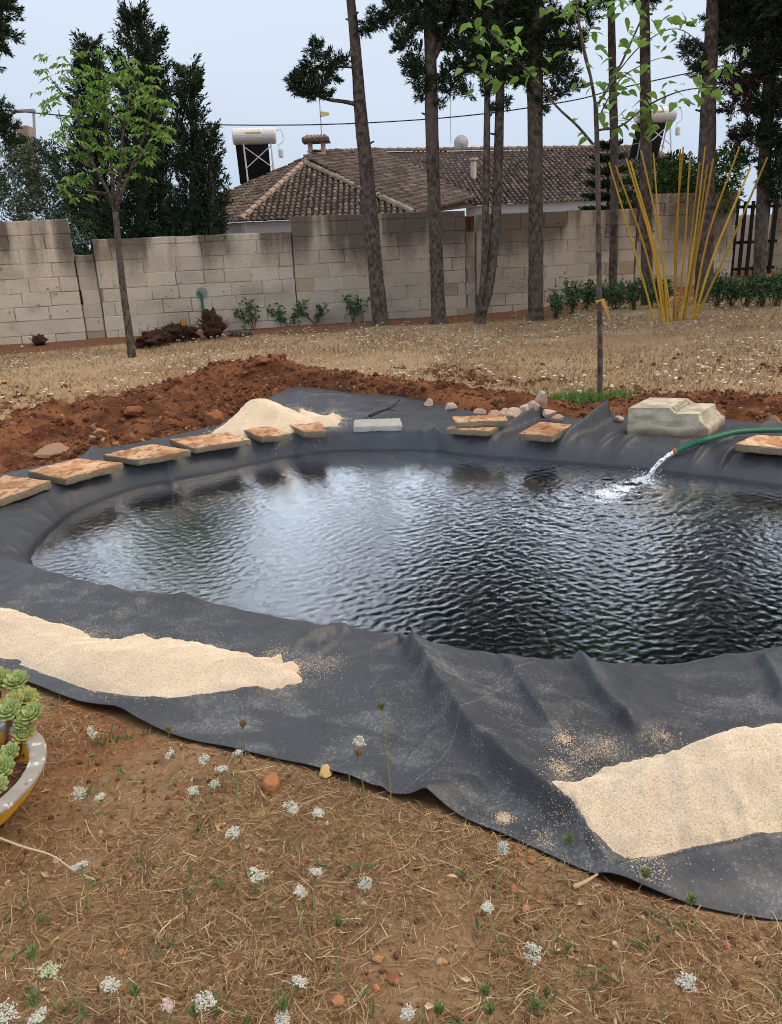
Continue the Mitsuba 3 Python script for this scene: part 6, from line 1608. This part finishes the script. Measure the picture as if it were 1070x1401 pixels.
HXY = [(-1.022, 2.242, 0.1), (-0.727, 2.118, 0.09), (-0.617, 2.098, 0.08), (-0.554, 2.044, 0.08), (-0.509, 2.093, 0.1), (-0.616, 1.933, 0.09), (-0.554, 1.949, 0.1), (-0.959, 1.948, 0.09), (-0.909, 1.975, 0.05), (-0.321, 1.836, 0.1), (-0.235, 1.78, 0.12), (-0.124, 1.99, 0.2), (-0.444, 1.671, 0.16), (-0.36, 1.522, 0.16), (-0.223, 1.542, 0.14), (-0.255, 1.466, 0.16), (-0.102, 1.546, 0.1), (-0.833, 1.619, 0.12), (-0.768, 1.277, 0.16), (-0.625, 1.234, 0.16), (-0.424, 1.211, 0.14), (-0.522, 1.249, 0.08), (-0.259, 1.16, 0.14), (-0.249, 1.316, 0.05), (-0.735, 1.155, 0.18), (-0.793, 1.149, 0.2), (0.255, 1.645, 0.1), (0.192, 1.493, 0.06), (0.272, 1.329, 0.1), (0.566, 1.203, 0.14), (-0.007, 1.236, 0.05)]
rg = np.random.default_rng(111)
ib, jf = np.array(ICO[0].vertices), np.array(ICO[0].faces)


def stalk(o, p, r0, bend=0.03):
    m = (o + p) / 2 + rg.normal(0, bend, 3) * [1, 1, .2]
    return tube(spline([o, m, p], 9), np.linspace(r0, r0 * .6, 9), 5, False)


for (l, h, R), p in zip(HEADS, HXY):
    t = thing('wild_carrot_flower', l, 'flower', 'white wild carrot flowers in the foreground')
    p = np.array(p)
    o = p + [rg.normal(0, .03), rg.normal(0.0, .03) - 0.02, 0]
    if in_liner(o[0], o[1], -.02): o = p + [0, -0.16, 0]
    if in_liner(o[0], o[1], -.02): o = p + [0, -0.30, 0]
    o[2] = float(terrain_z(o[0], o[1])) - 0.003
    part(t, 'stalk', stalk(o, p, 0.0020), 'mat_vc', color=(0.17, 0.19, 0.08))
    d = np.array([rg.normal(0, .55), rg.normal(-.15, .5), 1.0]); d /= np.linalg.norm(d)
    s = np.cross(d, [1, 0.2, 0]); s /= np.linalg.norm(s); u = np.cross(d, s)
    n = 30
    R = R * rg.uniform(0.5, 0.75); rr = np.sqrt(rg.random(n)) * R; aa = rg.uniform(0, 6.28, n)
    cc_ = p + (np.cos(aa) * rr)[:, None] * s + (np.sin(aa) * rr)[:, None] * u + d * (0.006 - 5 * rr[:, None] ** 2 + rg.normal(0, .002, (n, 1)))
    m = [tube([p - d * 0.02, c], [0.0007, 0.0005], 3, False) for c in cc_]
    part(t, 'rays', cat(m), 'mat_vc', color=(0.22, 0.26, 0.12))
    k = 8
    pts = (cc_[:, None] + rg.normal(0, 0.0032, (n, k, 3)) * [1.15, 1.15, .5]).reshape(-1, 3)
    v, f = many(ib, jf, pts, np.column_stack([rg.uniform(.0011, .0025, len(pts))] * 2 + [rg.uniform(.0008, .0016, len(pts))]), rg)
    w = np.array([0.58, 0.56, 0.48]) if 'green' not in l else np.array([0.45, 0.50, 0.33])
    if 'pinkish' in l: w = np.array([0.62, 0.47, 0.42])
    if 'grey' in l or 'faint' in l: w = np.array([0.50, 0.49, 0.43])
    part(t, 'flower_head', (v, f), 'mat_vc', color=np.repeat(w * rg.uniform(.8, 1.15, (len(pts), 1)), 12, 0))

NESTS = ['green curled seed head in the foreground right of centre', 'green curled seed head at lower left above a white flower', 'green curled seed head in the bottom left cluster', 'round green seed head near the bottom left', 'olive seed head low in the bottom left cluster', 'pale green seed head at the bottom left of centre',
         'green seed head just above the bottom centre flower', 'green seed bud near the bottom right of centre', 'green seed bud at the bottom right of centre, left one', 'green seed bud at the bottom right of centre, middle one', 'pale green seed bud at the bottom right of centre, right one',
         'olive green head at the liner hem below the right sand heap', 'yellow-green head before the diagonal fold at the hem', 'brownish flat head against the hem right of the yellow-green one', 'brown seed head standing before the liner at left', 'olive seed head at the hem below the left sand heap',
         'tall green seed head standing before the middle of the liner', 'small orange-brown bud below the white flower before the liner']
NXY = [(-0.158, 1.38, 0.14), (-0.802, 1.292, 0.18), (-0.743, 1.166, 0.2), (-0.586, 1.261, 0.1), (-0.709, 1.212, 0.12), (-0.444, 1.192, 0.12), (-0.254, 1.165, 0.16), (0.154, 1.227, 0.1), (0.056, 1.206, 0.08), (0.157, 1.186, 0.1), (0.251, 1.19, 0.1), (0.682, 1.481, 0.06), (0.413, 1.607, 0.14), (0.577, 1.507, 0.12), (-0.482, 2.086, 0.2), (-0.767, 2.253, 0.08), (-0.053, 2.027, 0.28), (-0.131, 2.026, 0.12)]
for k, (l, p) in enumerate(zip(NESTS, NXY)):
    t = thing('seed_head', l, 'seed head', 'closed wild carrot seed heads in the foreground')
    p = np.array(p)
    o = p + [rg.normal(0, .02), -0.04, 0]
    for e in (-.16, -.30, -.45, -.6):
        if in_liner(o[0], o[1], -.02): o = p + [0.02, e, 0]
    o[2] = float(terrain_z(o[0], o[1])) - 0.003
    part(t, 'stalk', stalk(o, p, 0.0017, .015), 'mat_vc', color=(0.17, 0.17, 0.08))
    n = 70; a = rg.uniform(0, 6.28, n); R = 0.010
    base = p + np.column_stack([np.cos(a) * .002, np.sin(a) * .002, rg.uniform(-.004, .012, n)])
    d = np.column_stack([np.cos(a) * rg.uniform(.1, .7, n), np.sin(a) * rg.uniform(.1, .7, n), np.full(n, 1.0)])
    col = np.array([0.20, 0.26, 0.09]) if ('green' in l) else np.array([0.27, 0.22, 0.11])
    if 'orange' in l: col = np.array([0.36, 0.22, 0.08])
    v, f, c = slivers(base, d, rg.uniform(.018, .030, n), .0040, rg, col * rg.uniform(.7, 1.4, (n, 1)))
    part(t, 'bracts', (v, f), 'mat_vc', color=c)

# long pale stalk lying left
t = thing('dry_stalk', 'long pale dry stalk lying diagonally below the planter', 'stalk')
put(t, tube(spline([(-1.135, 1.777, 0.1), (-1.049, 1.761, 0.07), (-0.973, 1.757, 0.04), (-0.902, 1.721, 0.02), (-0.832, 1.686, 0.015)], 24), np.linspace(0.0035, 0.0018, 24), 6), 'mat_vc', smooth=True, color=(0.52, 0.42, 0.28))
t = thing('dry_stalk', 'pale snapped stem lying just below the hem under the right sand heap', 'stalk')
put(t, tube(spline([(0.427, 1.593, 0.015), (0.458, 1.603, 0.02), (0.498, 1.628, 0.02)], 10), [0.006, .007, .006, .005, .005, .005, .004, .004, .003, .003], 6), 'mat_vc', smooth=True, color=(0.50, 0.36, 0.20))

# ------------------------------------------------------------------ yellow planter with succulents
PC = np.array([-1.362, 1.926]); PR = 0.31; PZT = 0.18


def t_planter(p, n, uv):
    a = fbm(p.x * 40, p.y * 40, p.z * 40, 4)
    b = fbm(p.x * 11, p.y * 11, p.z * 11, 3)
    rim = smoothstep(PZT - 0.020, PZT - 0.008, p.z + 0.012 * (b - 0.5))
    conc = mix((0.24, 0.215, 0.18), (0.40, 0.365, 0.31), a)
    conc = mix(conc, mi.Color3f(0.68, 0.66, 0.62), smoothstep(0.60, 0.68, a) * 0.8)
    conc = mix(conc, mi.Color3f(0.25, 0.10, 0.06), smoothstep(0.78, 0.84, fbm(p.x * 60, p.y * 60, 9.0, 2)) * 0.8)
    paint = mix((0.58, 0.285, 0.015), (0.66, 0.36, 0.03), b)
    paint = mix(paint, mi.Color3f(0.36, 0.26, 0.17), smoothstep(0.66, 0.74, a) * 0.8)
    return mix(paint, conc, rim)


add_bsdf('mat_planter', {'type': 'bumpmap', 'arbitrary': proc(lambda p, n, uv: fbm(p.x * 120, p.y * 120, p.z * 120, 3), eps=1.5e-3), 'scale': 0.0015, 'bsdf': prin(proc(t_planter), 0.85, 0.2)})
pl = thing('planter_bowl', 'chipped yellow painted concrete bowl planter with a grey rim at the left edge', 'planter')
prof = np.array([(0.05, 0.0), (0.085, 0.0), (0.115, 0.006), (0.185, 0.040), (0.245, 0.085), (0.285, 0.130), (0.303, 0.158), (0.310, 0.170), (0.3095, 0.177), (0.306, 0.1805), (0.270, 0.182), (0.263, 0.179), (0.2605, 0.172), (0.256, 0.150), (0.246, 0.120), (0.20, 0.08), (0.0, 0.08)])
na = 128
ang = np.arange(na) * 2 * np.pi / na
V = np.concatenate([np.stack([PC[0] + np.cos(ang) * r, PC[1] + np.sin(ang) * r, np.full(na, z)], -1) for r, z in prof])
V[:, :2] += ((meshkit.fbm(V * 9, 2, 4) - 0.5) * 0.006)[:, None]
V[:, 2] += (meshkit.fbm(V * 14, 2, 5) - 0.5) * 0.004
i, j = np.meshgrid(np.arange(len(prof) - 1), np.arange(na), indexing='ij')
F = tri(np.stack([i * na + j, i * na + (j + 1) % na, (i + 1) * na + (j + 1) % na, (i + 1) * na + j], -1).reshape(-1, 4))
part(pl, 'bowl', (V, F), 'mat_planter', smooth=True)
rr, aa = np.meshgrid(np.linspace(0, 0.255, 40), np.linspace(0, 2 * np.pi, 90), indexing='ij')
X, Y = PC[0] + rr * np.cos(aa), PC[1] + rr * np.sin(aa)
Z = 0.122 + 0.05 * (f2(X, Y, 9, 3, 6) - 0.5) + 0.03 * (f2(X, Y, 40, 2, 7) - 0.5) + 0.05 * np.clip(1 - rr / 0.2, 0, 1)
part(pl, 'potting_soil', (np.stack([X, Y, Z], -1).reshape(-1, 3), grid_faces(90, 40)), 'mat_vc', smooth=True, color=(0.095, 0.048, 0.030))
n = 700
r_ = np.sqrt(rg.random(n)) * 0.25; a_ = rg.uniform(0, 6.28, n)
c_ = np.column_stack([PC[0] + r_ * np.cos(a_), PC[1] + r_ * np.sin(a_), 0.128 + 0.02 * rg.random(n) + 0.04 * np.clip(1 - r_ / 0.2, 0, 1)])
pal = np.array([[0.28, 0.15, 0.09], [0.18, 0.08, 0.05], [0.40, 0.28, 0.18], [0.36, 0.17, 0.11]])
v1 = leaves(c_, np.column_stack([rg.normal(size=(n, 2)), rg.normal(0.1, .3, n)]), rg.uniform(.012, .045, n), rg.uniform(.003, .011, n), rg, -.05, pal[rg.integers(4, size=n)] * rg.uniform(.7, 1.2, (n, 1)))
part(pl, 'leaf_mulch', v1[:2], 'mat_vc', color=v1[2], kind='stuff')
b = np.array([(-1.222, 2.129, 0.145)][0])
t = thing('red_shard', 'dull red plastic shard stuck in the planter soil beside the small rosette', 'shard')
put(t, hull_of([b + [x, y, z] for x, y, z in ((-.035, .01, -.02), (.03, .012, -.01), (.022, -.016, .0), (-.03, -.012, -.02), (-.018, .004, .034), (.018, .006, .028))]), 'mat_vc_gloss', color=(0.36, 0.035, 0.03))


def rosette_leaf(o, d, up, L, W, rng_):
    """a fleshy spoon-shaped leaf, thick, with a small pointed tip"""
    d = d / np.linalg.norm(d); s = np.cross(d, up); s /= np.linalg.norm(s); u = np.cross(s, d)
    st = [(0, .22, .06), (.3, .40, .13), (.6, .62, .15), (.82, .60, .11), (.95, .30, .06)]
    V = []
    for t_, w, h in st:
        c = o + d * L * t_ + u * L * 0.22 * t_ * t_
        for a in np.linspace(0, 2 * np.pi, 7)[:-1]:
            V.append(c + s * W * w * math.cos(a) + u * L * h * math.sin(a) * (0.9 if math.sin(a) < 0 else 0.35))
    V.append(o + d * L * 1.06 + u * L * 0.30)
    n = len(st); F = []
    for i in range(n - 1):
        for j in range(6): F.append([i * 6 + j, i * 6 + (j + 1) % 6, (i + 1) * 6 + (j + 1) % 6, (i + 1) * 6 + j])
    F = list(tri(np.array(F))) + [[(n - 1) * 6 + j, (n - 1) * 6 + (j + 1) % 6, n * 6] for j in range(6)]
    return np.array(V), np.array(F)


ROS = [(23, 934, 1.88, .046, 'large pale green rosette at the top of the planter, nearest the sand'), (13, 974, 1.84, .042, 'darker green rosette left of centre in the planter'), (44, 979, 1.86, .044, 'rosette overhanging the rear rim of the planter'),
       (31, 989, 1.80, .030, 'small rosette tucked between the two big ones in the planter'), (26, 950, 1.90, .032, 'small rosette under the large top one in the planter'), (37, 957, 1.93, .040, 'yellowish rosette on the right behind the overhanging one'),
       (32, 1008, 1.79, .036, 'single rosette against the inner yellow wall of the planter'), (13, 1031, 1.68, .033, 'small rosette in front of the red shard'), (3, 1052, 1.64, .040, 'lowest rosette half cut by the frame edge'),
       (0, 932, 1.90, .044, 'top rosette cut by the left frame edge'), (-3, 973, 1.82, .040, 'yellow tinged rosette at the left frame edge, middle height'), (-4, 1076, 1.62, .030, 'tiny lowest rosette at the left frame edge'), (19, 962, 1.87, .034, 'yellow-green rosette above the darker one in the planter')]
ROP = [(-1.256, 2.295, 0.27), (-1.221, 2.152, 0.25), (-1.156, 2.157, 0.23), (-1.178, 2.134, 0.22), (-1.235, 2.254, 0.25), (-1.204, 2.237, 0.24), (-1.176, 2.118, 0.18), (-1.19, 2.047, 0.17), (-1.179, 1.973, 0.17), (-1.318, 2.309, 0.27), (-1.261, 2.159, 0.25), (-1.157, 1.892, 0.17), (-1.229, 2.202, 0.25)]
for (x_, y_, d_, R, l), p in zip(ROS, ROP):
    t = thing('succulent_rosette', l, 'succulent', 'rosette succulents growing in the yellow planter')
    p = np.array(p); R = R * 0.95
    r = np.random.default_rng(int(x_ + 10) * 31 + int(y_))
    foot = np.array([p[0] * 0.75 + PC[0] * 0.25, p[1] * 0.8 + PC[1] * 0.2, 0.12])
    part(t, 'stem', tube(spline([foot, (foot + p) / 2 + [0, 0, -.01], p], 7), 0.007, 6), 'mat_vc', smooth=40, color=(0.22, 0.10, 0.07))
    ax = np.array([r.normal(0.15, .2), r.normal(-.45, .15), 1.0]); ax /= np.linalg.norm(ax)
    s = np.cross(ax, [0, 1, .3]); s /= np.linalg.norm(s); u = np.cross(ax, s)
    ms = []
    k = 0
    yell = 'yellow' in l
    for ring_, (cnt, el, Lk) in enumerate(((9, 0.15, 1.0), (8, 0.45, .88), (7, 0.8, .7), (5, 1.1, .5), (4, 1.35, .34))):
        for q in range(cnt):
            a = 2 * np.pi * q / cnt + ring_ * 0.37 + r.normal(0, .06)
            d = (math.cos(a) * s + math.sin(a) * u) * math.cos(el) + ax * math.sin(el)
            v, f = rosette_leaf(p + d * 0.004, d, ax, R * Lk * r.uniform(.92, 1.06), R * .50 * Lk ** .5, r)
            tt = np.linspace(0, 1, 5)
            inner = np.array([0.36, 0.47, 0.15]); outer = np.array([0.25, 0.34, 0.12])
            base_c = outer + (inner - outer) * ring_ / 4
            if yell and ring_ < 2: base_c = np.array([0.34, 0.36, 0.10])
            elif ring_ == 0 and r.random() < 0.3: base_c = np.array([0.36, 0.33, 0.10])
            cl = np.repeat(base_c[None] * r.uniform(.85, 1.15), len(v), 0)
            part_tip = np.array([0.45, 0.18, 0.10])
            cl[-1] = part_tip; cl[-7:-1] = 0.65 * cl[-7:-1] + 0.35 * np.array([0.42, 0.34, 0.14])
            ms.append((v, f, cl))
    (v, f), c = catc(ms)
    part(t, 'leaf_rosette', (v, f), 'mat_vc_gloss', smooth=True, color=c)
